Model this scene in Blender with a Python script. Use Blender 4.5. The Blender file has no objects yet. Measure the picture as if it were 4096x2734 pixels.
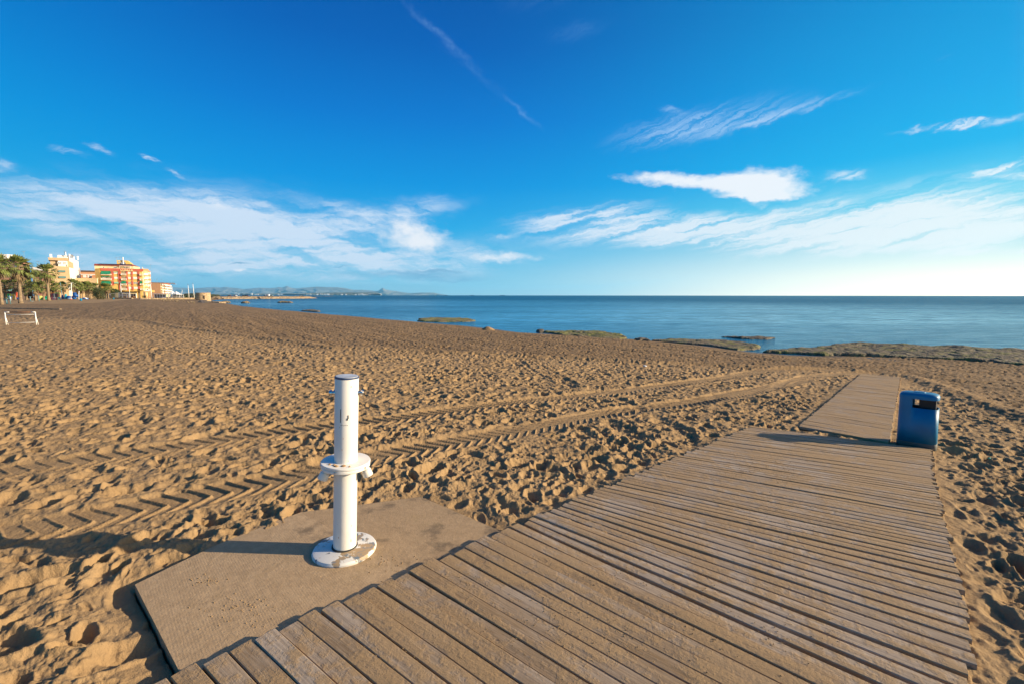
import bpy, bmesh, math, random
import numpy as np
from mathutils import Vector, Matrix
random.seed(7)
SC = bpy.context.scene
COL = SC.collection
R = math.radians

# ------------------------------------------------------------------ camera
PITCH, ROLL, CAMH, FPX = R(5.825), R(0.055), 1.75, 1820.4
cam_d = bpy.data.cameras.new("camera"); cam = bpy.data.objects.new("camera", cam_d); COL.objects.link(cam)
cam_d.lens = 16.0; cam_d.sensor_width = 36.0; cam_d.clip_start = 0.05; cam_d.clip_end = 60000
cam.matrix_world = Matrix.Translation((0, 0, CAMH)) @ Matrix.Rotation(R(90) - PITCH, 4, 'X') @ Matrix.Rotation(ROLL, 4, 'Z')
SC.camera = cam

# ------------------------------------------------------------------ exposure, sun
SC.view_settings.view_transform = 'Standard'; SC.view_settings.look = 'None'
SC.view_settings.gamma = 1.0; SC.view_settings.use_curve_mapping = False
SC.view_settings.exposure = 0.85
SUN_EL, SUN_AZ = R(18.0), R(92.0)          # azimuth clockwise from +Y
SUN_DIR = Vector((math.sin(SUN_AZ) * math.cos(SUN_EL), math.cos(SUN_AZ) * math.cos(SUN_EL), math.sin(SUN_EL)))
sl = bpy.data.lights.new("sun", 'SUN'); sun = bpy.data.objects.new("sun", sl); COL.objects.link(sun)
sl.energy = 5.0; sl.angle = R(0.5); sl.color = (1.0, 0.81, 0.55)
sun.rotation_euler = (-SUN_DIR).to_track_quat('-Z', 'Y').to_euler()
SC.cycles.volume_bounces = 1
SC.cycles.max_bounces = 8
SC.cycles.diffuse_bounces = 3
SC.cycles.sample_clamp_indirect = 6

def lin(r, g, b):
    f = lambda c: (c / 255) / 12.92 if c / 255 <= .04045 else ((c / 255 + .055) / 1.055) ** 2.4
    return (f(r), f(g), f(b), 1.0)

# pixel of the 4096x2734 photo -> direction
def ray(px, py):
    u = (px - 2048) / FPX; v = -(py - 1367) / FPX
    c, s = math.cos(ROLL), math.sin(ROLL)
    u, v = u * c - v * s, u * s + v * c
    return np.array([u, math.cos(PITCH) + v * math.sin(PITCH), -math.sin(PITCH) + v * math.cos(PITCH)])
def azel(px, py):
    d = ray(px, py); d = d / np.linalg.norm(d)
    return math.degrees(math.atan2(d[0], d[1])), math.degrees(math.asin(d[2]))

# ------------------------------------------------------------------ node helper
class NT:
    def __init__(s, nt): s.nt = nt; s.n = nt.nodes; s.l = nt.links
    def node(s, t, **kw):
        nd = s.n.new(t)
        for k, v in kw.items(): setattr(nd, k, v)
        return nd
    def put(s, sock, v):
        if isinstance(v, bpy.types.NodeSocket): s.l.new(v, sock)
        elif v is not None: sock.default_value = v
    def math(s, op, a, b=None, c=None, clamp=False):
        nd = s.node('ShaderNodeMath', operation=op, use_clamp=clamp)
        for i, v in enumerate((a, b, c)):
            if v is not None: s.put(nd.inputs[i], v)
        return nd.outputs[0]
    def mix(s, f, a, b, mode='MIX'):
        nd = s.node('ShaderNodeMix', data_type='RGBA', blend_type=mode)
        s.put(nd.inputs[0], f); s.put(nd.inputs[6], a); s.put(nd.inputs[7], b)
        return nd.outputs[2]
    def smooth(s, v, lo, hi, a=0.0, b=1.0):
        nd = s.node('ShaderNodeMapRange', interpolation_type='SMOOTHSTEP')
        s.put(nd.inputs[0], v); nd.inputs[1].default_value = lo; nd.inputs[2].default_value = hi
        nd.inputs[3].default_value = a; nd.inputs[4].default_value = b
        return nd.outputs[0]
    def noise(s, vec, scale, detail=4, rough=.55, dist=0.0, col=False):
        nd = s.node('ShaderNodeTexNoise')
        if vec is not None: s.put(nd.inputs['Vector'], vec)
        nd.inputs['Scale'].default_value = scale; nd.inputs['Detail'].default_value = detail
        nd.inputs['Roughness'].default_value = rough; nd.inputs['Distortion'].default_value = dist
        return nd.outputs['Color' if col else 'Fac']
    def mapping(s, vec, loc=(0, 0, 0), rot=(0, 0, 0), scale=(1, 1, 1), vt='POINT'):
        nd = s.node('ShaderNodeMapping', vector_type=vt)
        s.put(nd.inputs['Vector'], vec)
        nd.inputs['Location'].default_value = loc; nd.inputs['Rotation'].default_value = rot; nd.inputs['Scale'].default_value = scale
        return nd.outputs[0]
    def ramp(s, f, pts, interp='LINEAR'):
        nd = s.node('ShaderNodeValToRGB'); cr = nd.color_ramp; cr.interpolation = interp
        while len(cr.elements) > 1: cr.elements.remove(cr.elements[-1])
        cr.elements[0].position = pts[0][0]; cr.elements[0].color = pts[0][1]
        for p_, c_ in pts[1:]:
            e = cr.elements.new(p_); e.color = c_
        s.put(nd.inputs[0], f)
        return nd.outputs[0]
    def bump(s, h, strength, dist, normal=None):
        nd = s.node('ShaderNodeBump'); s.put(nd.inputs['Height'], h)
        nd.inputs['Strength'].default_value = strength; nd.inputs['Distance'].default_value = dist
        if normal is not None: s.put(nd.inputs['Normal'], normal)
        return nd.outputs[0]

# ------------------------------------------------------------------ world: sky with thin clouds
world = bpy.data.worlds.new("World"); SC.world = world; world.use_nodes = True
N = NT(world.node_tree); world.node_tree.nodes.clear()
gen = N.node('ShaderNodeTexCoord').outputs['Generated']
sep = N.node('ShaderNodeSeparateXYZ'); N.l.new(gen, sep.inputs[0])
az = N.math('MULTIPLY', N.math('ARCTAN2', sep.outputs[0], sep.outputs[1]), 57.29578)
el = N.math('MULTIPLY', N.math('ARCSINE', sep.outputs[2]), 57.29578)
comb = N.node('ShaderNodeCombineXYZ'); N.l.new(az, comb.inputs[0]); N.l.new(el, comb.inputs[1])
P = comb.outputs[0]
sky = N.node('ShaderNodeTexSky', sky_type='NISHITA'); sky.sun_disc = False
sky.sun_elevation = SUN_EL; sky.sun_rotation = SUN_AZ; sky.altitude = 0; sky.air_density = 1.0; sky.dust_density = 1.0; sky.ozone_density = 3.0
nishita = N.mix(1.0, sky.outputs[0], (0.10, 0.10, 0.10, 1), 'MULTIPLY')
elf = N.math('DIVIDE', N.math('MAXIMUM', el, 0.0), 60.0, clamp=True)
def rmp(pts): return N.ramp(elf, [(e / 60.0, lin(*c)) for e, c in pts])
mid = rmp([(0, (158, 204, 222)), (1.2, (140, 206, 232)), (4, (98, 193, 235)), (8, (38, 172, 233)), (13, (2, 150, 226)), (20, (0, 122, 210)), (27, (0, 98, 186)), (36, (0, 78, 158)), (60, (0, 60, 130))])
left = rmp([(0, (120, 186, 216)), (2, (104, 188, 224)), (6, (70, 184, 228)), (11, (20, 166, 228)), (16, (0, 150, 222)), (24, (0, 122, 202)), (40, (0, 88, 165)), (60, (0, 65, 135))])
right = rmp([(0, (300, 288, 262)), (2, (275, 270, 250)), (5, (190, 230, 238)), (9, (96, 208, 240)), (13, (6, 180, 238)), (18, (0, 166, 232)), (26, (0, 146, 214)), (40, (0, 105, 180)), (60, (0, 70, 140))])
hot = (1.6, 1.35, 1.0, 1)
ml = N.smooth(az, -62, -22)
mr = N.smooth(az, -8, 50)
base = N.mix(ml, left, mid); base = N.mix(mr, base, right)
# brighter glow round the sun, outside the frame to the right
dsun = N.node('ShaderNodeVectorMath', operation='DOT_PRODUCT'); N.l.new(gen, dsun.inputs[0]); dsun.inputs[1].default_value = SUN_DIR
glow = N.smooth(dsun.outputs['Value'], 0.72, 1.0)
base = N.mix(glow, base, hot)
skyc = N.mix(0.008, base, nishita)

Pst = N.mapping(P, scale=(1 / 9, 1 / 2.2, 1))                         # streaky
dn = N.node('ShaderNodeVectorMath', operation='SUBTRACT'); N.l.new(N.noise(N.mapping(P, scale=(1 / 7, 1 / 3.5, 1)), 1.0, 5, .6, col=True), dn.inputs[0]); dn.inputs[1].default_value = (.5, .5, .5)
dsc = N.node('ShaderNodeVectorMath', operation='MULTIPLY'); N.l.new(dn.outputs[0], dsc.inputs[0]); dsc.inputs[1].default_value = (7.0, 3.2, 0)
pa = N.node('ShaderNodeVectorMath', operation='ADD'); N.l.new(P, pa.inputs[0]); N.l.new(dsc.outputs[0], pa.inputs[1])
PD = pa.outputs[0]
dn2 = N.node('ShaderNodeVectorMath', operation='SUBTRACT'); N.l.new(N.noise(N.mapping(P, scale=(1 / 2.2, 1 / 1.3, 1)), 1.0, 6, .62, col=True), dn2.inputs[0]); dn2.inputs[1].default_value = (.5, .5, .5)
ds2 = N.node('ShaderNodeVectorMath', operation='MULTIPLY'); N.l.new(dn2.outputs[0], ds2.inputs[0]); ds2.inputs[1].default_value = (2.6, 1.6, 0)
pb = N.node('ShaderNodeVectorMath', operation='ADD'); N.l.new(P, pb.inputs[0]); N.l.new(ds2.outputs[0], pb.inputs[1])
PD2 = pb.outputs[0]

S4 = 4096 / 2349
def blob(vec, x0, y0, x1, y1, wid, k=1.0, soft=True):
    """soft ellipse between two photo positions (2349 px wide scale), returned as a cover value"""
    a0, e0 = azel(x0 * S4, y0 * S4); a1, e1 = azel(x1 * S4, y1 * S4)
    ca, ce = (a0 + a1) / 2, (e0 + e1) / 2
    L = math.hypot(a1 - a0, e1 - e0) / 2; rot = math.atan2(e1 - e0, a1 - a0)
    W = wid / 1044 * 57.3 * math.cos(R(ca)) ** 1.5
    m = N.mapping(vec, loc=(ca, ce, 0), rot=(0, 0, rot), scale=(L, W, 1), vt='TEXTURE')
    g = N.node('ShaderNodeTexGradient', gradient_type='SPHERICAL'); N.l.new(m, g.inputs[0])
    v = g.outputs['Fac']
    if soft: v = N.smooth(v, 0, 1)
    return N.math('MULTIPLY', v, k)
def total(lst):
    t = lst[0]
    for v in lst[1:]: t = N.math('ADD', t, v)
    return t
# rotated streak noises
def streak(ang, sx, sy, det=6, rough=.6, seed=0):
    m1 = N.mapping(PD2, rot=(0, 0, R(ang)), loc=(seed, seed * .7, seed))
    return N.noise(N.mapping(m1, scale=(1 / sx, 1 / sy, 1)), 1.0, det, rough)
st_l = streak(12, 9, 2.0, seed=3)
st_r = streak(-12, 12, 1.1, seed=9)
st_h = streak(0, 14, 1.6, seed=21)
st_fine = streak(-20, 9, .5, 5, .65, seed=31)
# broad veil on the left
veil = total([blob(PD, -700, 490, 1000, 520, 190, .95), blob(PD2, -450, 430, 620, 475, 90, .7), blob(PD2, -100, 590, 1450, 582, 80, 1.3), blob(PD2, 200, 440, 860, 560, 75, 1.1), blob(PD2, 380, 455, 600, 495, 40, .6),
              blob(PD, -300, 600, 500, 620, 60, .3), blob(PD, 560, 530, 1150, 450, 52, 1.1), blob(PD2, -60, 372, 60, 380, 26, .9)])
veil = N.math('MULTIPLY', veil, N.math('MULTIPLY', N.smooth(st_l, .30, .64, .30, 1.15), N.smooth(streak(-6, 16, .9, 6, .65, 47), .32, .62, .55, 1.15)))
# right-hand band
band = total([blob(PD2, 1020, 530, 1950, 508, 52, 1.3), blob(PD2, 1350, 535, 2900, 500, 92, 1.5), blob(PD, 1700, 520, 2900, 430, 140, 1.0), blob(PD2, 1100, 512, 1640, 462, 36, 1.1),
              blob(PD2, 2050, 575, 2500, 573, 12, .9), blob(PD2, 1460, 520, 1600, 536, 18, .9)])
band = N.math('MULTIPLY', band, N.math('MULTIPLY', N.smooth(st_r, .33, .62, .25, 1.2), N.smooth(streak(-9, 20, .55, 6, .7, 63), .30, .60, .45, 1.15)))
# wisps higher up
wisp = total([blob(PD2, 1300, 340, 1980, 185, 52, 1.0), blob(PD2, 1560, 325, 2100, 165, 16, .8), blob(PD2, 1990, 312, 2420, 255, 12, 1.1), blob(PD2, 2080, 300, 2450, 262, 18, .8),
              blob(PD2, 2150, 420, 2460, 345, 14, 1.2), blob(PD2, 2230, 405, 2500, 385, 16, .8), blob(PD2, 1860, 412, 2030, 392, 20, 1.0), blob(PD2, 1490, 248, 1590, 258, 10, .7),
              blob(PD2, 90, 330, 240, 368, 14, .8), blob(PD2, 170, 322, 285, 356, 12, .9), blob(PD2, 305, 350, 375, 378, 9, 1.0), blob(PD2, 370, 385, 430, 412, 7, .7),
              blob(PD2, 1200, 95, 1450, 40, 30, .28), blob(PD2, 2100, 140, 2200, 125, 10, .3), blob(PD, 1050, 30, 1400, -40, 50, .18)])
wisp = N.math('MULTIPLY', wisp, N.smooth(st_fine, .3, .64, .15, 1.1))
# vapour trail
trail = total([blob(PD2, 860, -60, 1110, 160, 11, .40, False), blob(PD2, 940, 20, 1220, 270, 19, .30, False), blob(PD2, 1140, 205, 1260, 315, 9, .50, False)])
trail = N.math('MULTIPLY', trail, N.smooth(N.noise(P, 2.2, 5, .7), .35, .6, .6, 1))
# denser small clouds
fl = N.noise(N.mapping(P, scale=(1 / 2.4, 1 / 1.4, 1)), 1.0, 8, .62)
cum = total([blob(PD2, 1590, 418, 1930, 426, 62, 2.0), blob(PD2, 1330, 396, 1880, 422, 27, 1.7), blob(PD2, 1600, 446, 1900, 450, 14, 1.2), blob(PD2, 790, 520, 1080, 548, 52, 1.6), blob(PD2, 880, 565, 1060, 560, 24, .9),
             blob(PD2, 1000, 587, 1300, 592, 16, 1.3), blob(PD2, 1480, 525, 1560, 530, 12, 1.1), blob(PD2, 510, 620, 585, 622, 5, 1.3), blob(PD2, 1120, 545, 1190, 540, 14, .8), blob(PD2, 430, 470, 560, 478, 14, .6)])
cmask = N.smooth(cum, 0.02, .35)
cum = N.smooth(N.math('ADD', cum, N.math('MULTIPLY', N.math('SUBTRACT', fl, .5), 2.2)), .25, 1.75)
cum = N.math('MULTIPLY', cum, cmask)
alpha = N.math('ADD', N.math('ADD', veil, band), N.math('ADD', wisp, trail))
alpha = N.math('MULTIPLY', N.smooth(alpha, 0.02, 1.40), .86)
veilcol = N.mix(mr, lin(222, 236, 252), lin(245, 250, 252))
hicol = N.mix(N.smooth(el, 9, 22), veilcol, lin(150, 196, 245))
c1 = N.mix(alpha, skyc, hicol)
c2 = N.mix(N.math('MULTIPLY', cum, .93), c1, lin(246, 249, 254))
# low grey-blue streaks
gr_ = total([blob(PD2, 640, 628, 1230, 634, 17, 1.1), blob(PD2, 500, 606, 600, 604, 5, .9), blob(PD2, 730, 611, 830, 614, 4, .8), blob(PD2, 900, 618, 1120, 622, 6, .9), blob(PD2, 400, 637, 520, 637, 5, .6), blob(PD2, 900, 640, 1180, 645, 9, .8)])
gr_ = N.math('MULTIPLY', N.smooth(gr_, .1, .9), N.smooth(st_h, .35, .6, .3, .85))
c3 = N.mix(gr_, c2, lin(118, 172, 210))
bg = N.node('ShaderNodeBackground'); N.l.new(c3, bg.inputs[0]); bg.inputs[1].default_value = 0.565
wo = N.node('ShaderNodeOutputWorld'); N.l.new(bg.outputs[0], wo.inputs[0])
world.cycles.sampling_method = 'MANUAL'; world.cycles.sample_map_resolution = 512

# ------------------------------------------------------------------ materials
MATS = {}
def pmat(name, col, rough=.8, metal=0.0, var=.0, vscale=3.0, bump=0.0, bscale=20.0, bdist=.01, spec=None):
    if name in MATS: return MATS[name]
    m = bpy.data.materials.new(name); m.use_nodes = True
    T = NT(m.node_tree); b = m.node_tree.nodes['Principled BSDF']
    tc = T.node('ShaderNodeTexCoord').outputs['Object']
    c = (*col, 1) if len(col) == 3 else col
    if var > 0:
        n = T.noise(tc, vscale, 5, .6)
        dark = tuple(v * (1 - var) for v in c[:3]) + (1,); lite = tuple(min(1, v * (1 + var)) for v in c[:3]) + (1,)
        T.put(b.inputs['Base Color'], T.ramp(n, [(.3, dark), (.7, lite)]))
    else: b.inputs['Base Color'].default_value = c
    b.inputs['Roughness'].default_value = rough; b.inputs['Metallic'].default_value = metal
    if spec is not None: b.inputs['Specular IOR Level'].default_value = spec
    if bump > 0: T.put(b.inputs['Normal'], T.bump(T.noise(tc, bscale, 5, .6), bump, bdist))
    MATS[name] = m
    return m
def newmat(name):
    m = bpy.data.materials.new(name); m.use_nodes = True; MATS[name] = m
    return m, NT(m.node_tree), m.node_tree.nodes['Principled BSDF']

# ------------------------------------------------------------------ mesh builder and tagging
def wloc(o):
    v = Vector((0, 0, 0))
    while o is not None: v = v + o.location; o = o.parent
    return v
def tag(o, label=None, cat=None, group=None, kind=None):
    if label: o['label'] = label
    if cat: o['category'] = cat
    if group: o['group'] = group
    if kind: o['kind'] = kind
    return o
def thing(name, label, cat, loc=(0, 0, 0), group=None):
    o = bpy.data.objects.new(name, None); COL.objects.link(o); o.location = loc; o.empty_display_size = .2
    return tag(o, label, cat, group)
class MB:
    def __init__(s): s.v = []; s.f = []
    def add(s, vs, fs):
        n = len(s.v); s.v += [tuple(map(float, q)) for q in vs]; s.f += [tuple(n + i for i in q) for q in fs]; return s
    def hexa(s, p):   # 8 points: bottom 4 ccw, top 4
        return s.add(p, [(3, 2, 1, 0), (4, 5, 6, 7), (0, 1, 5, 4), (1, 2, 6, 5), (2, 3, 7, 6), (3, 0, 4, 7)])
    def box(s, c, d, rz=0):
        cx, cy, cz = c; x, y, z = d[0] / 2, d[1] / 2, d[2] / 2; ca, sa = math.cos(rz), math.sin(rz)
        q = [(a * ca - b * sa + cx, a * sa + b * ca + cy) for a, b in ((-x, -y), (x, -y), (x, y), (-x, y))]
        return s.hexa([(a, b, cz - z) for a, b in q] + [(a, b, cz + z) for a, b in q])
    def tube(s, pts, rad, n=8, cap=True):
        pts = [Vector(q) for q in pts]; rad = rad if isinstance(rad, (list, tuple)) else [rad] * len(pts)
        rings = []
        for i, q in enumerate(pts):
            d = (pts[min(i + 1, len(pts) - 1)] - pts[max(i - 1, 0)]).normalized()
            u = d.cross(Vector((0, 0, 1)) if abs(d.z) < .95 else Vector((1, 0, 0))).normalized(); w = d.cross(u)
            rings.append([q + (u * math.cos(2 * math.pi * k / n) + w * math.sin(2 * math.pi * k / n)) * rad[i] for k in range(n)])
        vs = [a for r_ in rings for a in r_]; fs = []
        for i in range(len(pts) - 1):
            for k in range(n):
                a, b = i * n + k, i * n + (k + 1) % n
                fs.append((a, b, b + n, a + n))
        if cap: fs.append(tuple(range(n))[::-1]); fs.append(tuple(range((len(pts) - 1) * n, len(pts) * n)))
        return s.add(vs, fs)
    def prism(s, poly, z0, z1):
        n = len(poly); z0 = z0 if isinstance(z0, (list, tuple)) else [z0] * n; z1 = z1 if isinstance(z1, (list, tuple)) else [z1] * n
        return s.add([(p_[0], p_[1], z0[i]) for i, p_ in enumerate(poly)] + [(p_[0], p_[1], z1[i]) for i, p_ in enumerate(poly)],
                     [tuple(range(n))[::-1], tuple(range(n, 2 * n))] + [(i, (i + 1) % n, (i + 1) % n + n, i + n) for i in range(n)])
    def lathe(s, prof, n=48, c=(0, 0)):
        vs = [(c[0] + r_ * math.cos(2 * math.pi * k / n), c[1] + r_ * math.sin(2 * math.pi * k / n), z) for r_, z in prof for k in range(n)]
        fs = [(i * n + k, i * n + (k + 1) % n, (i + 1) * n + (k + 1) % n, (i + 1) * n + k) for i in range(len(prof) - 1) for k in range(n)]
        return s.add(vs, fs)
    def xform(s, M): s.v = [tuple(M @ Vector(q)) for q in s.v]; return s
    def build(s, name, m, parent=None, smooth=False, bevel=0.0):
        o0 = wloc(parent) if parent is not None else Vector((0, 0, 0))
        me = bpy.data.meshes.new(name)
        me.from_pydata([(a - o0.x, b - o0.y, c - o0.z) for a, b, c in s.v], [], s.f)
        me.materials.append(m)
        if smooth: me.shade_smooth()
        o = bpy.data.objects.new(name, me); COL.objects.link(o); o.parent = parent
        if bevel > 0:
            b = o.modifiers.new('bevel', 'BEVEL'); b.width = bevel; b.segments = 2; b.limit_method = 'ANGLE'
        return o
def children(o): return list(o.children)
def copy_tree(o, parent=None):
    kids = children(o); c = o.copy(); COL.objects.link(c); c.parent = parent
    for k in kids: copy_tree(k, c)
    return c

# ------------------------------------------------------------------ numpy noise
_rs = np.random.RandomState(11)
TAB = _rs.rand(8, 256, 256).astype(np.float32)
def vnoise(x, y, k=0):
    xi = np.floor(x).astype(np.int64); yi = np.floor(y).astype(np.int64)
    fx = (x - xi).astype(np.float32); fy = (y - yi).astype(np.float32)
    fx = fx * fx * (3 - 2 * fx); fy = fy * fy * (3 - 2 * fy)
    t = TAB[k]; a = t[xi & 255, yi & 255]; b = t[(xi + 1) & 255, yi & 255]; c = t[xi & 255, (yi + 1) & 255]; d = t[(xi + 1) & 255, (yi + 1) & 255]
    return (a + (b - a) * fx) * (1 - fy) + (c + (d - c) * fx) * fy - .5
def fbm(x, y, oct=4, k=0, gain=.5):
    s = 0; a = 1.0
    for i in range(oct):
        s = s + a * vnoise(x * 2 ** i + 17.3 * i, y * 2 ** i - 9.1 * i, (k + i) % 8); a *= gain
    return s
def sstep(v, lo, hi):
    t = np.clip((v - lo) / (hi - lo), 0, 1); return t * t * (3 - 2 * t)
def seg_dist(x, y, pts):
    """distance, arc length and signed side of the nearest point on a polyline"""
    best = np.full(x.shape, 1e9, np.float32); arc = np.zeros(x.shape, np.float32); side = np.zeros(x.shape, np.float32); L = 0
    for (ax, ay), (bx, by) in zip(pts[:-1], pts[1:]):
        dx, dy = bx - ax, by - ay; l = math.hypot(dx, dy)
        t = np.clip(((x - ax) * dx + (y - ay) * dy) / (l * l), 0, 1)
        d = np.hypot(x - ax - t * dx, y - ay - t * dy); cr = (dx * (y - ay) - dy * (x - ax)) / l
        m = d < best
        best = np.where(m, d, best); arc = np.where(m, L + t * l, arc); side = np.where(m, np.sign(cr), side); L += l
    return best, arc, side
def in_poly(x, y, poly):
    r_ = np.zeros(x.shape, bool); n = len(poly)
    for i in range(n):
        x1, y1 = poly[i]; x2, y2 = poly[(i + 1) % n]
        if y1 == y2: continue
        c = ((y1 > y) != (y2 > y)) & (x < (x2 - x1) * (y - y1) / (y2 - y1) + x1); r_ ^= c
    return r_
def sdf(x, y, poly):
    d, _, _ = seg_dist(x, y, list(poly) + [poly[0]])
    return np.where(in_poly(x, y, poly), d, -d)

# ------------------------------------------------------------------ terrain shape
ZW = -1.15
SHORE = [(90, -60), (55, -2), (36, 13), (25.1, 22.1), (21.1, 23.7), (18.4, 24.6), (16.3, 23.0), (15.0, 22.0), (13.6, 22.3), (12.6, 23.2), (12.0, 24.2), (11.6, 25.8), (10.3, 27.7), (9.2, 29.3), (7.6, 30.8), (3.7, 33.5), (0.9, 35.9), (-3.0, 41.8),
         (-6.3, 45.6), (-11, 50.9), (-17.3, 57.6), (-25, 66.3), (-35.5, 78.1), (-50.4, 95.1), (-68.5, 116.7), (-99.5, 159), (-152, 231), (-190, 300), (-205, 352), (-330, 356), (-330, 900), (-900, 1500)]
LAND = SHORE + [(-4000, 3500), (-4000, -3000), (90, -3000)]
def z_base(x, y):
    """smooth beach surface without prints"""
    d = .8 * x + .6 * y - .9
    return -.046 * np.logaddexp(0, .8 * d) / .8
def z_base1(x, y): return float(z_base(np.float64(x), np.float64(y)))
def G(px, py, dz=0.0):
    """photo pixel (2349 scale) -> point on the smooth beach surface"""
    d = ray(px * S4, py * S4); z = 0.0
    for _ in range(60):
        t = (CAMH - z - dz) / -d[2]; x, y = d[0] * t, d[1] * t; z = z_base1(x, y)
    return Vector((x, y, z + dz))
def GZ(px, py, z):
    d = ray(px * S4, py * S4); t = (CAMH - z) / -d[2]; return Vector((d[0] * t, d[1] * t, z))
def PT(px, py, Y):
    """full-scale pixel and forward distance -> point"""
    d = ray(px, py); t = Y / d[1]; return Vector((d[0] * t, Y, CAMH + d[2] * t))

# boardwalk layout (world metres)
LA, LDIR = Vector((-.94, 2.46)), Vector((math.cos(R(43.3)), math.sin(R(43.3))))
RA, RDIR = Vector((1.13, .90)), Vector((math.cos(R(47.6)), math.sin(R(47.6))))
def interp(v, xs, ys): return float(np.interp(v, xs, ys))
def rmap(u): return interp(u, [-6, 0, 1.38, 2.47, 5.21, 6.28], [-5.1, -.05, 1.12, 2.80, 5.72, 6.72]) if u > -6 else u
def LP(u): return LA + LDIR * u
def RP(u):
    q = RA + RDIR * rmap(u)
    return q + Vector((.05, -.04)) * math.sin(max(0, rmap(u)) * .8)
WIDE_END = 6.30
wide_poly = [tuple(LP(-4.5)), tuple(LP(WIDE_END)), tuple(RP(WIDE_END)), tuple(RP(4.2)), tuple(RP(2.1)), tuple(RP(0)), tuple(RP(-4.5))]
N0a, N0b = Vector(G(1835, 980)[:2]), Vector(G(2040, 1018)[:2]); N1a, N1b = Vector(G(1975, 860)[:2]), Vector(G(2065, 868)[:2])
narrow_poly = [tuple(N0a), tuple(N1a), tuple(N1b), tuple(N0b)]
SA, SB, SCn, SD = [Vector(G(*q)[:2]) for q in ((310, 1345), (965, 1142), (1135, 1215), (420, 1562))]
slab_poly = [tuple(SA), tuple(SB), tuple(SCn), tuple(SCn + Vector((.25, -.2))), tuple(SD + Vector((.3, -.25))), tuple(SD)]
TRACK_A = [(-8.5, 1.2)] + [tuple(G(*q)[:2]) for q in ((20, 1225), (200, 1190), (430, 1140), (690, 1090), (870, 1045), (1200, 985), (1400, 945), (1560, 925), (1700, 900), (1800, 880), (1860, 862), (1950, 855), (2100, 857))]
TRACK_B = [(-9.5, 1.8)] + [tuple(G(*q)[:2]) for q in ((20, 1080), (190, 1055), (400, 1025), (560, 1000), (900, 960), (1150, 925), (1400, 900), (1550, 880), (1650, 867), (1740, 850), (1800, 847), (1950, 848))]
RAKE = [(-160, 70), (-60, 44), (-26.4, 31.5), (-16, 23), (-6.5, 16.3), (0, 16.4), (5.5, 15.6), (9.0, 15.2), (11.4, 15.4), (12.6, 14.2), (11.4, 12.0), (10.0, 9.8), (9.2, 8.0), (8.9, 6.0), (10.5, 3.0), (18, -4), (40, -34)]

def prints(x, y, cell, seed, lmin, lmax, depth, dens=1.0, k0=0, angle=None, rim=.35, asp=(.45, .8)):
    rs = np.random.RandomState(seed); T = rs.rand(7, 128, 128).astype(np.float32)
    cx = np.floor(x / cell).astype(np.int64); cy = np.floor(y / cell).astype(np.int64)
    h = np.zeros(x.shape, np.float32)
    for i in (-1, 0, 1):
        for j in (-1, 0, 1):
            a, b = (cx + i) & 127, (cy + j) & 127
            px = (cx + i + .1 + .8 * T[0][a, b]) * cell; py = (cy + j + .1 + .8 * T[1][a, b]) * cell
            th = T[2][a, b] * 2 * np.pi if angle is None else angle + (T[2][a, b] - .5) * 1.2
            L = lmin + (lmax - lmin) * T[3][a, b]; W = L * (asp[0] + (asp[1] - asp[0]) * T[4][a, b]); on = (T[5][a, b] < dens) * (.5 + .8 * T[6][a, b])
            dx, dy = (x - px).astype(np.float32), (y - py).astype(np.float32); c, s = np.cos(th), np.sin(th)
            u = (dx * c + dy * s) / L; v = (-dx * s + dy * c) / W; q = np.sqrt(u * u + v * v)
            h += on * depth * (-(1 - sstep(q, .45, 1.08)) * (1 + .35 * u) + rim * np.exp(-((q - 1.22) / .2) ** 2))
    return h
def relief(x, y, s, rake):
    """sand relief; rake>0 inside the levelled seaward strip"""
    wr = sstep(rake, -.5, .8)
    wx = x + .10 * fbm(x * 2.2, y * 2.2, 3, 2); wy = y + .10 * fbm(x * 2.2 + 40, y * 2.2, 3, 4)
    foot = prints(wx, wy, .27, 5, .07, .14, .044, .85) + prints(wx + 7.7, wy + 3.1, .40, 6, .09, .18, .052, .60) + prints(wx * 1.0 + .13, wy, .15, 8, .035, .07, .016, .7)
    foot += .034 * fbm(x * 1.5, y * 1.5, 4, 1, .55) + .03 * np.abs(fbm(x * 3.3, y * 3.3, 3, 3)) + .021 * fbm(x * 12, y * 12, 4, 5, .7) + .040 * np.maximum(fbm(x * 6, y * 6, 4, 7, .7), 0) * sstep(fbm(x * .9, y * .9, 2, 3), -.05, .3)
    calm = sstep(fbm(x * .55 + 9, y * .55, 3, 6), -.15, .35); foot *= (.72 + .38 * calm)
    # furrows of the beach rake run along the shore
    q = x * .8 + y * .6; t = -x * .6 + y * .8
    rk = .034 * fbm(q * 3.0 + .6 * fbm(t * .3, q * .3, 2, 1), t * .30, 4, 2, .62) + .020 * fbm(q * 1.1, t * .12, 2, 5) + prints(x, y, .31, 15, .07, .14, .045, .80) + prints(x + 5, y, .2, 16, .04, .08, .022, .6) + .020 * fbm(x * 9, y * 9, 3, 1, .6) + .030 * fbm(x * 2.5, y * 2.5, 3, 3)
    berm = .085 * np.exp(-((rake - .2 + .5 * fbm(t * .5, q * .1, 2, 4)) / .28) ** 2)
    wet = sstep(s, .2, 3.0)
    h = foot * (1 - wr) + rk * wr + berm
    return h * (.12 + .88 * wet)

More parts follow.
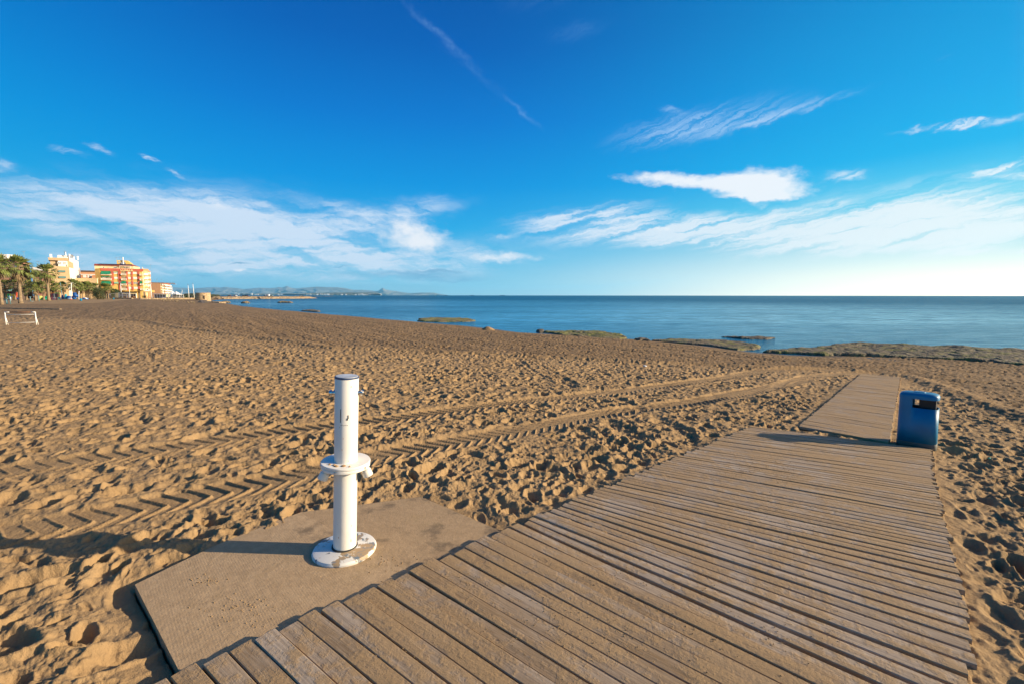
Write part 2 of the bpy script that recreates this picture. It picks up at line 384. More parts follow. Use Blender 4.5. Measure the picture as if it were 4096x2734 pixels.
def height(x, y):
    sd, _, _ = seg_dist(x, y, SHORE); sgn = np.where(in_poly(x, y, LAND), 1.0, -1.0)
    s = sd * sgn + .5 * fbm(x * .25, y * .25, 4, 3)
    zb = z_base(x, y).astype(np.float32)
    inl = ZW + .052 * np.maximum(s, 0) + .0
    z = np.where(s > 0, np.minimum(zb, inl + .06 * sstep(s, 0, 3)) , ZW + .09 * s)
    z = np.where(s > 0, np.maximum(z, ZW + .012 * s), np.maximum(z, ZW - 2.5))
    # blend hard min
    near = sstep(np.hypot(x, y), 60, 30)
    z = np.where(s > 24, zb * 1.0, z)
    z = z + .35 * sstep(s, 60, 150) * 0
    dr, _, sr = seg_dist(x, y, RAKE); ff = sstep(np.hypot(x, y), 60, 140) * sstep(s, 14, 30); rake = dr * sr * (1 - ff) - 3.0 * ff       # left of the travel direction = seaward
    fade = sstep(np.hypot(x, y), 160, 60)
    rel = relief(x, y, s, rake).astype(np.float32)
    # wheel tracks
    for tr, lab in ((TRACK_A, 0), (TRACK_B, 1)):
        m = (x > -12) & (x < 16) & (y > 0) & (y < 20)
        idx = np.nonzero(m)[0]; xx, yy = x[idx], y[idx]
        d, arc, sg = seg_dist(xx, yy, tr); v = d * sg
        inside = 1 - sstep(d, .225, .275)
        keep = sstep(d, .20, .36)
        wob = .012 * fbm(xx * 5, yy * 5, 2, 2)
        def ridge(ph): 
            fr = np.abs((ph - np.floor(ph)) - .5) * 2      # 1 at the ridge
            return sstep(fr, .76, .95)
        P_ = .157
        vv = v + wob + .05; slant = arc + np.where(vv < 0, -1.05 * vv, .62 * vv)
        rdg = ridge(slant / P_)
        cen = 0
        pat = (-.026 + .023 * np.maximum(rdg, cen)) * (.72 + .9 * np.clip(fbm(arc * .8, v * 2 + lab * 9, 3, 6) + .2, -.35, .45)) + .005 * fbm(xx * 22, yy * 22, 3, 4)
        lip = .009 * np.exp(-((d - .30) / .05) ** 2) * (.4 + 1.2 * (fbm(xx * 4, yy * 4, 3, 5) + .4))
        rel[idx] = rel[idx] * keep * 1.0 + pat * inside + lip
    # long scrapes and drag marks
    for pts, w, dp in (([G(1190, 825), G(1240, 862), G(1320, 885)], .06, .018), ([G(1285, 868), G(1318, 888)], .14, .04), ([G(1410, 975), G(1455, 1000)], .16, .05), ([G(1505, 955), G(1560, 985), G(1610, 1035)], .10, .028), ([G(1395, 905), G(1480, 940)], .09, .02), ([G(1230, 832), G(1300, 870)], .05, .018)):
        pts = [tuple(q[:2]) for q in pts]; d, _, _ = seg_dist(x, y, pts); rel += -dp * np.exp(-(d / w) ** 2) + dp * .5 * np.exp(-((d - 1.9 * w) / (w * .6)) ** 2)
    # churned, lumpy sand between the track and the mats
    lump = np.exp(-(((x - .6) / 2.6) ** 2 + ((y - 4.9) / 1.2) ** 2)) + .9 * np.exp(-(((x + 2.2) / 1.1) ** 2 + ((y - 3.6) / .5) ** 2))
    dA, _, _ = seg_dist(x, y, TRACK_A); lump = lump * sstep(dA, .25, .6)
    rel += lump * (.030 * fbm(x * 4.2, y * 4.2, 4, 6, .65) + prints(x + 3, y + 5, .23, 31, .07, .12, .030, .7, rim=.35))
    z = z + rel * (.15 + .85 * fade)
    # boards and mats: the sand lies below them and leans against their edges
    sw = sdf(x, y, wide_poly); sn = sdf(x, y, narrow_poly); ss = sdf(x, y, slab_poly)
    bed = zb + .055 - .030 + .014 * sstep(x * .73 + y * -.68, -1.2, -2.0) + .016 * fbm(x * 11, y * 11, 4, 2, .6)
    sb = np.maximum(sw, sn)
    k = sstep(sb, -.30, -.02); z = z * (1 - .7 * k) + (zb + .022 + .012 * fbm(x * 4, y * 4, 3, 3)) * .7 * k
    z = np.where(sb > -.005, bed, z)
    k = sstep(ss, -.35, -.03); z = z * (1 - .75 * k) + (zb - .028 + .03 * fbm(x * 3, y * 3, 3, 3)) * .75 * k
    z = np.where((ss > -.01) & (sb <= -.005), zb - .10, z)
    endd, _, _ = seg_dist(x, y, [tuple(SA), tuple(SD)]); z = z - .015 * np.exp(-(endd / .16) ** 2) * (ss < 0)
    return z, s, rake

def make_terrain():
    fine = np.arange(-57, 57.001, .075); rest = np.concatenate([np.arange(59, 301.5, 2.5)])
    th = np.radians(np.concatenate([fine, rest])); nth = len(th)
    r = [.35]
    while r[-1] < 900:
        q = r[-1]
        dr = .06 if q < 1.5 else .0085 if q < 3.0 else q * .0032 if q < 13 else q * .0052 if q < 45 else q * .012 if q < 160 else q * .045
        r.append(q + dr)
    r = np.array(r); nr = len(r)
    RR, TH = np.meshgrid(r, th, indexing='ij'); x = (RR * np.sin(TH)).ravel(); y = (RR * np.cos(TH)).ravel()
    z, s, rake = height(x, y)
    x = np.append(x, 0.0); y = np.append(y, 0.0); z = np.append(z, z[0]); s = np.append(s, 20.0); rake = np.append(rake, -10)
    i = np.arange(nr - 1)[:, None] * nth; j = np.arange(nth)[None, :]; jn = (j + 1) % nth
    a = (i + j).ravel(); b = (i + jn).ravel(); c = (i + nth + jn).ravel(); d = (i + nth + j).ravel()
    # drop quads that lie deep under water
    zz = np.maximum.reduce([z[a], z[b], z[c], z[d]]); keepq = zz > ZW - 1.2
    quads = np.stack([a, d, c, b], 1)[keepq]
    me = bpy.data.meshes.new('beach')
    tri = np.stack([np.full(nth, nr * nth), np.arange(nth), (np.arange(nth) + 1) % nth], 1)
    tri = tri[:, [0, 1, 2]]
    nv = len(x); nq = len(quads); ntr = len(tri)
    me.vertices.add(nv); me.vertices.foreach_set('co', np.stack([x, y, z], 1).astype(np.float32).ravel())
    li = np.concatenate([quads.ravel(), tri.ravel()]).astype(np.int32)
    me.loops.add(len(li)); me.loops.foreach_set('vertex_index', li)
    me.polygons.add(nq + ntr)
    ls = np.concatenate([np.arange(nq) * 4, nq * 4 + np.arange(ntr) * 3]).astype(np.int32)
    me.polygons.foreach_set('loop_start', ls)
    me.update(calc_edges=True); me.validate()
    me.shade_smooth()
    for nm, dat in (('shore', s), ('rake', rake)):
        at = me.attributes.new(nm, 'FLOAT', 'POINT'); at.data.foreach_set('value', np.asarray(dat, np.float32))
    me.materials.append(mat_sand())
    o = bpy.data.objects.new('beach', me); COL.objects.link(o); tag(o, kind='structure')
    print('terrain verts', nv)
    return o

def mat_sand():
    m, T, b = newmat('sand')
    tc = T.node('ShaderNodeTexCoord').outputs['Object']
    at = T.node('ShaderNodeAttribute', attribute_name='shore').outputs['Fac']; rk = T.node('ShaderNodeAttribute', attribute_name='rake').outputs['Fac']
    big = T.noise(tc, .5, 5, .6); mid_ = T.noise(tc, 5, 5, .6); fin = T.noise(tc, 90, 3, .7); grain = T.noise(tc, 420, 2, .7)
    dry = T.ramp(mid_, [(.3, (.265, .170, .083, 1)), (.7, (.345, .228, .116, 1))])
    dry = T.mix(T.smooth(big, .35, .7, 0, .35), dry, (.235, .15, .072, 1))
    damp = T.ramp(mid_, [(.3, (.155, .096, .046, 1)), (.7, (.245, .155, .078, 1))])
    fur = T.noise(T.mapping(T.mapping(tc, rot=(0, 0, R(-37))), scale=(1.5, .07, 1)), 1.0, 6, .68)
    damp = T.mix(T.smooth(fur, .36, .62, .75, 0), damp, (.085, .052, .026, 1)); damp = T.mix(T.smooth(fur, .56, .70, 0, .45), damp, (.29, .185, .095, 1))
    rn = T.math('ADD', rk, T.math('MULTIPLY', T.math('SUBTRACT', big, .5), 3.0))
    c = T.mix(T.smooth(rn, -1.2, 1.4, 0, .82), dry, damp)
    wet = T.smooth(T.math('ADD', at, T.math('MULTIPLY', T.math('SUBTRACT', big, .5), 1.6)), .1, 1.6, 1, 0)
    c = T.mix(T.math('MULTIPLY', wet, .85), c, (.085, .058, .034, 1))
    c = T.mix(T.smooth(fin, .62, .78, 0, .35), c, (.16, .10, .05, 1))
    c = T.mix(T.smooth(grain, .35, .7, 0, .22), c, (.50, .36, .21, 1))
    T.put(b.inputs['Base Color'], c)
    T.put(b.inputs['Roughness'], T.smooth(wet, .5, 1, .95, .35)); b.inputs['Specular IOR Level'].default_value = .2
    h = T.math('ADD', T.math('MULTIPLY', T.noise(tc, 28, 5, .65), 1.0), T.math('MULTIPLY', T.noise(tc, 160, 3, .7), .25))
    T.put(b.inputs['Normal'], T.bump(h, .95, .016))
    return m

make_terrain()

# ------------------------------------------------------------------ sea
def mat_water():
    m, T, b = newmat('sea_water')
    tc = T.node('ShaderNodeTexCoord').outputs['Object']
    patch = T.noise(T.mapping(tc, scale=(.012, .03, 1)), 1.0, 4, .6)
    n1 = T.noise(T.mapping(tc, rot=(0, 0, R(20)), scale=(.55, 1.1, 1)), 1.0, 3, .55)
    n2 = T.noise(T.mapping(tc, rot=(0, 0, R(-25)), scale=(1.6, 3.0, 1)), 1.0, 5, .68)
    n3 = T.noise(T.mapping(tc, rot=(0, 0, R(8)), scale=(.05, .16, 1)), 1.0, 3, .5)
    h = T.math('ADD', T.math('MULTIPLY', n1, .45), T.math('ADD', T.math('MULTIPLY', n2, .30), T.math('MULTIPLY', n3, 1.2)))
    sp = T.node('ShaderNodeSeparateXYZ'); T.l.new(tc, sp.inputs[0])
    # the bay behind the reef is sheltered: smaller waves near the shore on the left
    ln = T.node('ShaderNodeVectorMath', operation='LENGTH'); T.l.new(tc, ln.inputs[0])
    open_ = T.smooth(T.math('ADD', ln.outputs['Value'], T.math('MULTIPLY', sp.outputs[0], .55)), 20, 420)
    st = T.math('ADD', T.math('MULTIPLY', open_, .7), T.smooth(patch, .35, .65, .25, .70))
    bm = T.node('ShaderNodeBump'); T.put(bm.inputs['Height'], h); T.put(bm.inputs['Strength'], st); bm.inputs['Distance'].default_value = .6
    deep = T.mix(open_, (.006, .10, .19, 1), (.000, .072, .155, 1))
    T.put(b.inputs['Base Color'], deep)
    b.inputs['Roughness'].default_value = .6; T.put(b.inputs['Normal'], bm.outputs[0]); b.inputs['Specular IOR Level'].default_value = 0.0
    fr = T.node('ShaderNodeFresnel'); fr.inputs['IOR'].default_value = 1.33; T.put(fr.inputs['Normal'], bm.outputs[0])
    gl = T.node('ShaderNodeBsdfGlossy'); gl.inputs['Roughness'].default_value = .10; T.put(gl.inputs['Normal'], bm.outputs[0]); gl.inputs['Color'].default_value = (.60, .88, 1, 1)
    mx = T.node('ShaderNodeMixShader'); T.put(mx.inputs[0], T.math('MINIMUM', fr.outputs[0], T.math('MULTIPLY', T.smooth(open_, 0, 1, .78, .30), T.math('MULTIPLY', T.smooth(T.noise(T.mapping(tc, rot=(0, 0, R(12)), scale=(.02, .10, 1)), 1.0, 5, .7), .3, .7, .70, 1.15), T.smooth(T.noise(T.mapping(tc, rot=(0, 0, R(-18)), scale=(.35, 1.1, 1)), 1.0, 4, .7), .38, .62, .55, 1.25)))))  # reflection share capped by distance, with noise streaks standing in for ripple glints
    T.l.new(b.outputs[0], mx.inputs[1]); T.l.new(gl.outputs[0], mx.inputs[2]); T.l.new(mx.outputs[0], m.node_tree.nodes['Material Output'].inputs['Surface'])
    return m
W_ = MB(); RS = 5600
nseg = 96
W_.add([(0, 40, ZW)] + [(r_ * math.cos(2 * math.pi * k / nseg), r_ * math.sin(2 * math.pi * k / nseg), ZW) for r_ in (300, 3000, RS) for k in range(nseg)],
       [(0, 1 + k, 1 + (k + 1) % nseg) for k in range(nseg)] + [(1 + q * nseg + k, 1 + (q + 1) * nseg + k, 1 + (q + 1) * nseg + (k + 1) % nseg, 1 + q * nseg + (k + 1) % nseg) for q in (0, 1) for k in range(nseg)])
tag(W_.build('water', mat_water()), kind='structure')
# ------------------------------------------------------------------ boardwalk
def mat_boards(name, sandy, grey=(.40, .32, .25, 1), brown=(.25, .16, .08, 1)):
    m, T, b = newmat(name)
    tc = T.node('ShaderNodeTexCoord').outputs['Object']
    at = T.node('ShaderNodeAttribute', attribute_name='tone').outputs['Fac']
    uv = T.node('ShaderNodeUVMap', uv_map='UVMap').outputs[0]
    grain = T.noise(T.mapping(uv, scale=(2.5, 70, 1)), 1.0, 5, .65)
    gr2 = T.noise(T.mapping(uv, scale=(9, 260, 1)), 1.0, 3, .6)
    wood = T.mix(at, brown, grey); wood = T.mix(T.smooth(T.noise(T.mapping(uv, scale=(1.3, 5, 1)), 1.0, 4, .6), .45, .7, 0, .45), wood, (.47, .41, .36, 1))
    wood = T.mix(T.smooth(grain, .35, .62, .45, 0), wood, (.10, .07, .045, 1))
    wood = T.mix(T.smooth(gr2, .4, .7, 0, .35), wood, (.42, .35, .27, 1))
    sn = T.math('ADD', T.math('MULTIPLY', T.noise(tc, 2.2, 5, .62), .6), T.math('MULTIPLY', T.noise(tc, 17, 5, .7), .4))
    msk = T.smooth(T.math('ADD', sn, T.math('MULTIPLY', T.math('SUBTRACT', T.noise(T.mapping(uv, scale=(1.6, 11, 1)), 1.0, 4, .6), .5), .35)), .50 - sandy * .6, .58 - sandy * .3)
    sandc = T.mix(T.noise(tc, 60, 4, .7), (.285, .185, .092, 1), (.39, .262, .138, 1))
    c = T.mix(T.math('MULTIPLY', msk, .80), wood, sandc)
    c = T.mix(T.smooth(T.noise(tc, 260, 2, .7), .5, .75, 0, .3), c, (.14, .095, .055, 1))
    T.put(b.inputs['Base Color'], c); b.inputs['Roughness'].default_value = .85; b.inputs['Specular IOR Level'].default_value = .25
    crumb = T.math('MULTIPLY', T.noise(tc, 45, 6, .72), T.math('ADD', .3, msk))
    h = T.math('ADD', crumb, T.math('MULTIPLY', grain, .35))
    T.put(b.inputs['Normal'], T.bump(h, .6, .008))
    return m
def plank_mesh(name, planks, mat, parent, seg=18, th=.040):
    """planks: list of (A, B, width, dz, tone) with A, B 2-D end points"""
    v, f, uv, tone = [], [], [], []
    rr = random.Random(3)
    for k, (A, B, ww, dz, tn) in enumerate(planks):
        w0, w1 = ww if isinstance(ww, tuple) else (ww, ww); w = w0
        d = (B - A).normalized(); n = Vector((-d.y, d.x)); L = (B - A).length; b0 = len(v)
        ph = rr.random() * 50; tw = rr.uniform(-.004, .004); tw2 = rr.uniform(-.004, .004)
        for i in range(seg + 1):
            t = i / seg; c = A + (B - A) * t; w = w0 + (w1 - w0) * t
            prof = [(-w / 2, -th), (-w / 2, -.004), (-w / 2 + .004, 0), (0, .0015), (w / 2 - .004, 0), (w / 2, -.004), (w / 2, -th)]
            wob = .0028 * math.sin(ph + t * 5.1) + .0016 * math.sin(ph * 2 + t * 13)
            z = z_base1(c.x, c.y) + .055 + dz + .003 * math.sin(ph + t * 3)
            for q, (a, h) in enumerate(prof):
                tt = tw * (1 - t) + tw2 * t
                p_ = c + n * (a + wob)
                v.append((p_.x, p_.y, z + h + tt * a / w * 1.2)); tone.append(tn); uv.append((t * L + ph, a + k * .37))
        m = len(prof)
        for i in range(seg):
            for q in range(m - 1):
                a = b0 + i * m + q; f.append((a, a + m, a + m + 1, a + 1))
        f.append(tuple(b0 + q for q in range(m))); f.append(tuple(b0 + seg * m + q for q in range(m))[::-1])
    o0 = wloc(parent)
    me = bpy.data.meshes.new(name); me.from_pydata([(a - o0.x, b - o0.y, c - o0.z) for a, b, c in v], [], f)
    at = me.attributes.new('tone', 'FLOAT', 'POINT'); at.data.foreach_set('value', tone)
    ul = me.uv_layers.new(name='UVMap'); li = np.empty(len(me.loops), np.int32); me.loops.foreach_get('vertex_index', li)
    ul.data.foreach_set('uv', np.array(uv, np.float32)[li].ravel())
    me.materials.append(mat)
    o = bpy.data.objects.new(name, me); COL.objects.link(o); o.parent = parent
    return o
rr = random.Random(5)
wide = thing('boardwalk', 'wide sandy timber boardwalk of slanting planks beside the foot shower', 'boardwalk', (2.2, 3.4, -.1))
pl = []
u = -4.2
while u < WIDE_END:
    step = .1105 if u < 1.33 else .078
    a, b = LP(u), RP(u); pr = (RP(u + step) - b).length
    d = (b - a).normalized(); a = a + d * rr.uniform(-.022, .022); b = b + d * rr.uniform(-.03, .012)
    # the near section is browner, later sections greyer
    tn = (.15 if u < 1.30 else .75 if u < 2.7 else .55) + rr.choice((-.3, -.15, 0, 0, .1, .35))
    dz = (.000 if u < 1.30 else -.003) + rr.uniform(-.002, .002)
    if abs(u + .47) < .055: tn = .95; dz = .012
    a = a + LDIR * rr.uniform(-.003, .003); b = b + RDIR * rr.uniform(-.006, .006)
    pl.append((a, b, ((.1030, pr * .95) if u < 1.30 else (step * (.80 if u < 3.5 else .86), pr * (.75 if u < 3.0 else .80 if u < 4.6 else .86))), dz, max(0, min(1, tn)))); u += step
plank_mesh('planks', pl, mat_boards('board_wood', .12), wide, seg=26)
# joists under the planks
J = MB()
for fr in (.12, .5, .88):
    pts = []
    for i in range(24):
        u = -4.2 + (WIDE_END + 4.1) * i / 23; c = LP(u).lerp(RP(u), fr); pts.append((c.x, c.y, z_base1(c.x, c.y) - .012))
    J.tube(pts, .022, 4)
J.build('joists', pmat('joist_wood', (.12, .085, .055)), wide)

narrow = thing('boardwalk', 'narrow timber walkway leading towards the sea past the blue bin', 'boardwalk', (8, 10, -.5))
pl = []; L = (N1a - N0a).length; n = int(L / .108)
for k in range(n + 1):
    t = (k - .6) / n; a, b = N0a.lerp(N1a, t), N0b.lerp(N1b, t); d = (b - a).normalized()
    g_ = rr.uniform(-.006, .006)
    if k % 11 == 10: g_ -= .014
    pl.append((a + d * rr.uniform(-.012, .012), b + d * rr.uniform(-.012, .012),   .098 + g_, -.004 + rr.uniform(-.002, .002), .35 + rr.uniform(-.2, .2)))
plank_mesh('planks', pl, mat_boards('narrow_board_wood', .17), narrow, seg=10)

# ------------------------------------------------------------------ shower mats
def mat_mat(name, kind):
    m, T, b = newmat(name)
    tc = T.node('ShaderNodeTexCoord').outputs['Object']
    q = T.mapping(tc, rot=(0, 0, R(-43)))
    if kind == 'diamond':
        sx = T.node('ShaderNodeSeparateXYZ'); T.l.new(q, sx.inputs[0])
        wx = T.math('SINE', T.math('MULTIPLY', sx.outputs[0], 2 * math.pi / .014)); wy = T.math('SINE', T.math('MULTIPLY', sx.outputs[1], 2 * math.pi / .014))
        tex = T.math('MULTIPLY', T.math('ADD', wx, wy), .25)
    elif kind == 'rib':
        q2 = T.mapping(tc, rot=(0, 0, R(-95)))
        sx = T.node('ShaderNodeSeparateXYZ'); T.l.new(q2, sx.inputs[0]); tex = T.math('MULTIPLY', T.math('SINE', T.math('MULTIPLY', sx.outputs[0], 2 * math.pi / .018)), .3)
    else: tex = None
    n1 = T.noise(tc, 2.6, 5, .65); n2 = T.noise(tc, 14, 6, .7)
    base_ = {'diamond': (.43, .30, .175, 1), 'rib': (.39, .27, .155, 1), 'flat': (.45, .315, .185, 1)}[kind]
    c = T.mix(T.smooth(n2, .3, .7, 0, .5), base_, (.245, .165, .09, 1))
    c = T.mix(T.smooth(T.math('ADD', T.math('MULTIPLY', n1, .6), T.math('MULTIPLY', n2, .4)), .53, .66, 0, .8), c, (.36, .25, .135, 1))
    if kind != 'diamond': c = T.mix(T.smooth(T.noise(T.mapping(tc, loc=(4.3, 2.1, 0)), 3.1, 5, .6), .52, .66, 0, .7), c, (.115, .085, .055, 1))
    T.put(b.inputs['Base Color'], c); b.inputs['Roughness'].default_value = .8; b.inputs['Specular IOR Level'].default_value = .3
    h = T.math('MULTIPLY', T.noise(tc, 40, 6, .7), 1.0)
    if tex is not None: h = T.math('ADD', h, T.math('MULTIPLY', tex, T.smooth(n1, .42, .62, .13, .03)))
    T.put(b.inputs['Normal'], T.bump(h, .7, .006))
    return m
slab = thing('shower_mat', 'sand-dusted patterned concrete mat under the white foot shower', 'mat', (SA.x + .8, SA.y + .3, 0))
def slab_piece(name, poly, mat, dz, th=.09):
    bm = bmesh.new(); vs = [bm.verts.new((p_.x, p_.y, z_base1(p_.x, p_.y) + .016 + dz)) for p_ in poly]; fc = bm.faces.new(vs)
    if fc.normal.z < 0: fc.normal_flip()
    r_ = bmesh.ops.extrude_face_region(bm, geom=[fc]); vv = [e for e in r_['geom'] if isinstance(e, bmesh.types.BMVert)]
    for q in vv: q.co.z += 0
    for q in vs: q.co.z -= th
    bm.normal_update(); bmesh.ops.recalc_face_normals(bm, faces=bm.faces)
    o0 = wloc(slab)
    for q in bm.verts: q.co -= o0
    me = bpy.data.meshes.new(name); bm.to_mesh(me); bm.free(); me.materials.append(mat)
    o = bpy.data.objects.new(name, me); COL.objects.link(o); o.parent = slab
def g2(px, py): return Vector(G(px, py)[:2])
S1a, S1b = g2(640, 1196), g2(812, 1316)
S2a, S2b = g2(700, 1180), g2(975, 1330)
off = Vector((.30, -.25)); slab_bevel = .004
slab_piece('patterned_panel', [SD, SD + off, S1b + off, S1a, g2(500, 1252), g2(400, 1300), SA], mat_mat('mat_diamond', 'diamond'), 0)
slab_piece('plain_panel', [S1a, S1b + off, S2b + off, g2(690, 1178)], mat_mat('mat_plain', 'flat'), 0)
slab_piece('ribbed_panel', [g2(690, 1178), S2b + off, SCn + off, SCn, SB], mat_mat('mat_rib', 'rib'), 0)

# ------------------------------------------------------------------ loose sand on boards and mats
rc = random.Random(77); CR = MB()
def crumb(x, y, z, r_):
    k = [(rc.uniform(.7, 1.3) * r_ * math.cos(a * 1.2566 + rc.random()), rc.uniform(.7, 1.3) * r_ * math.sin(a * 1.2566 + .3)) for a in range(5)]
    CR.add([(x + a, y + b, z - .001) for a, b in k] + [(x + a * .45, y + b * .45, z + r_ * rc.uniform(.35, .7)) for a, b in k], [(i, (i + 1) % 5, (i + 1) % 5 + 5, i + 5) for i in range(5)] + [(5, 6, 7, 8, 9)])
for px, py, sx, sy, n in ((1715, 1065, 70, 22, 150), (1800, 1078, 55, 30, 260), (1690, 1085, 40, 14, 90), (1060, 1330, 60, 25, 50), (560, 1400, 90, 50, 110), (470, 1330, 50, 14, 60), (900, 1300, 60, 30, 60), (1460, 1310, 300, 90, 240), (1250, 1440, 330, 90, 260), (1000, 1500, 250, 60, 200), (1800, 1200, 250, 90, 220), (1900, 960, 90, 70, 120), (1700, 1450, 300, 80, 200)):
    for _ in range(int(n * .7)):
        x_, y_ = px + rc.gauss(0, sx * .45), py + rc.gauss(0, sy * .45)
        if y_ > 1566: continue
        q = G(x_, y_, .055); onb = sdf(np.array([q.x]), np.array([q.y]), wide_poly)[0] > .03 or sdf(np.array([q.x]), np.array([q.y]), narrow_poly)[0] > .03
        if onb: crumb(q.x, q.y, q.z + .001, rc.uniform(.0015, .0045))
        else:
            q = G(x_, y_, .016)
            if sdf(np.array([q.x]), np.array([q.y]), slab_poly)[0] > .02: crumb(q.x, q.y, q.z, rc.uniform(.002, .007))
tag(CR.build('scattered_sand', pmat('sand_clumps', (.29, .19, .095), 1, var=.3, vscale=40), None), kind='stuff')

# ------------------------------------------------------------------ foot shower
def mat_paint():
    m, T, b = newmat('white_paint')
    tc = T.node('ShaderNodeTexCoord').outputs['Object']
    c = T.mix(T.smooth(T.noise(T.mapping(tc, scale=(1, 1, .35)), 6, 5, .6), .45, .75, 0, .35), (.74, .71, .66, 1), (.56, .50, .42, 1))
    c = T.mix(T.smooth(T.noise(T.mapping(tc, scale=(1, 1, .5)), 55, 3, .6), .69, .73, 0, .85), c, (.50, .24, .08, 1))
    c = T.mix(T.smooth(T.noise(T.mapping(tc, loc=(3, 3, 1), scale=(1, 1, .25)), 38, 3, .5), .735, .76, 0, .9), c, (.05, .04, .035, 1))
    T.put(b.inputs['Base Color'], c); b.inputs['Roughness'].default_value = .42
    T.put(b.inputs['Normal'], T.bump(T.noise(tc, 35, 4, .6), .12, .004))
    return m
def mat_flaky():
    m, T, b = newmat('flaking_paint')
    tc = T.node('ShaderNodeTexCoord').outputs['Object']
    n = T.noise(tc, 9, 7, .62)
    msk = T.smooth(n, .525, .56)
    metal = T.mix(T.smooth(T.noise(tc, 14, 4, .6), .42, .6), (.12, .17, .22, 1), (.36, .25, .14, 1))
    paint = T.mix(T.smooth(T.noise(tc, 40, 4, .6), .62, .7, 0, .7), (.66, .64, .60, 1), (.42, .22, .08, 1))
    T.put(b.inputs['Base Color'], T.mix(msk, paint, metal)); T.put(b.inputs['Roughness'], T.smooth(msk, 0, 1, .45, .6))
    T.put(b.inputs['Normal'], T.bump(msk, .5, -.002))
    return m
mp, mf = mat_paint(), mat_flaky()
chrome = pmat('chrome', (.62, .62, .62), .18, 1.0)
pb_ = G(791, 1266); pb_.z = z_base1(pb_.x, pb_.y) + .016
sh = thing('foot_shower', 'white beach foot shower post with flange and two spouts on the concrete mat', 'shower', pb_)
LEAN = Matrix.Translation(pb_) @ Matrix.Rotation(R(2.9), 4, 'Y') @ Matrix.Rotation(R(.4), 4, 'X')
def shp(name, mb, mat, smooth=True, parent=sh, M=LEAN, bevel=0):
    o = mb.xform(M).build(name, mat, parent, smooth)
    if smooth:
        e = o.modifiers.new('edges', 'EDGE_SPLIT'); e.split_angle = R(35)
    return o
HT = 1.235
shp('base_disc', MB().lathe([(0.0, 0), (.212, 0), (.214, .012), (.206, .026), (.19, .030), (.082, .034), (0.0, .034)], 72), mf, M=Matrix.Translation(pb_))
shp('pipe', MB().lathe([(.077, .02), (.0765, .62), (.0765, HT - .004), (.074, HT), (.0, HT)], 56), mp)
shp('joint_ring', MB().lathe([(.086, .030), (.086, .040), (.077, .043)], 48), pmat('dark_seal', (.03, .03, .03), .7))
cap = shp('cap', MB().lathe([(.0715, HT + .0005), (.071, HT + .006), (0, HT + .006)], 48), pmat('cap_metal', (.50, .52, .55), .45, .2, var=.3, vscale=9))
shp('rim_seal', MB().lathe([(.0775, HT - .008), (.0785, HT + .002), (.0735, HT + .003)], 48), pmat('rim_blue', (.04, .07, .16), .5))
shp('upper_flange', MB().lathe([(.0765, .655), (.158, .655), (.161, .651), (.161, .640), (.158, .636), (.0765, .636)], 64), mp)
shp('lower_flange', MB().lathe([(.0765, .634), (.156, .634), (.159, .630), (.159, .617), (.155, .612), (.0765, .610)], 64), mp)
# dirt and drill holes on the flange
sandblot = pmat('stuck_sand', (.34, .21, .10), 1, var=.3, vscale=60, bump=.8, bscale=90)
B_ = MB()
for a, r_, s_ in ((-100, .118, .012), (-78, .108, .014), (-112, .108, .010), (-128, .12, .008), (-60, .13, .006)):
    B_.lathe([(s_ * 1.2, .0), (s_, .004), (s_ * .5, .007), (0, .008)], 9, (r_ * math.cos(R(a)), r_ * math.sin(R(a))))
B_.v = [(x, y, z + .655) for x, y, z in B_.v]; shp('sand_crust', B_, sandblot)
for a in (-95, -20, 200):
    M_ = LEAN @ Matrix.Rotation(R(a), 4, 'Z') @ Matrix.Translation((.1605, 0, .628)) @ Matrix.Rotation(R(90), 4, 'Y')
    shp('screw', MB().lathe([(.007, 0), (.0065, .003), (.003, .004), (0, .002)], 12), chrome, M=M_)
for a, tl in ((212, 38), (8, 38)):
    ca, sa = math.cos(R(a)), math.sin(R(a))
    M_ = LEAN @ Matrix.Translation((.122 * ca, .122 * sa, .612)) @ Matrix.Rotation(R(a), 4, 'Z') @ Matrix.Rotation(R(180 - tl * .6), 4, 'Y')
    o = shp('spout', MB().lathe([(.020, -.01), (.021, .014), (.024, .022), (.031, .027), (.034, .070), (.032, .074), (.026, .074), (.025, .055), (0, .052)], 28), mp, M=M_)
for a in (196, 14):
    M_ = LEAN @ Matrix.Rotation(R(a), 4, 'Z') @ Matrix.Translation((.072, 0, 1.125)) @ Matrix.Rotation(R(90), 4, 'Y')
    o = shp('push_button', MB().lathe([(.024, 0), (.024, .008), (.014, .010), (.013, .018), (.019, .020), (.021, .030), (.017, .038), (0, .040)], 28), chrome, M=M_)
# paint scratches
Sx = MB()
for a, z0, z1, w in ((-98, .94, 1.03, .0022), (-62, .965, .99, .003), (-66, .955, .97, .004)):
    Sx.add([(.0785 * math.cos(R(a) + s * w / .0785), .0785 * math.sin(R(a) + s * w / .0785), z) for z in (z0, z1) for s in (-1, 1)], [(0, 1, 3, 2)])
for i in range(6):
    a = -95 + i * 6; zc = .92 + .002 * math.sin(i * 2)
    Sx.add([(.0785 * math.cos(R(a + s)), .0785 * math.sin(R(a + s)), zc + q + (.002 if s > 0 else 0)) for q in (0, .003) for s in (-2.2, 2.2)], [(0, 1, 3, 2)])
shp('paint_scratch', Sx, pmat('bare_metal', (.05, .045, .04), .6), False)

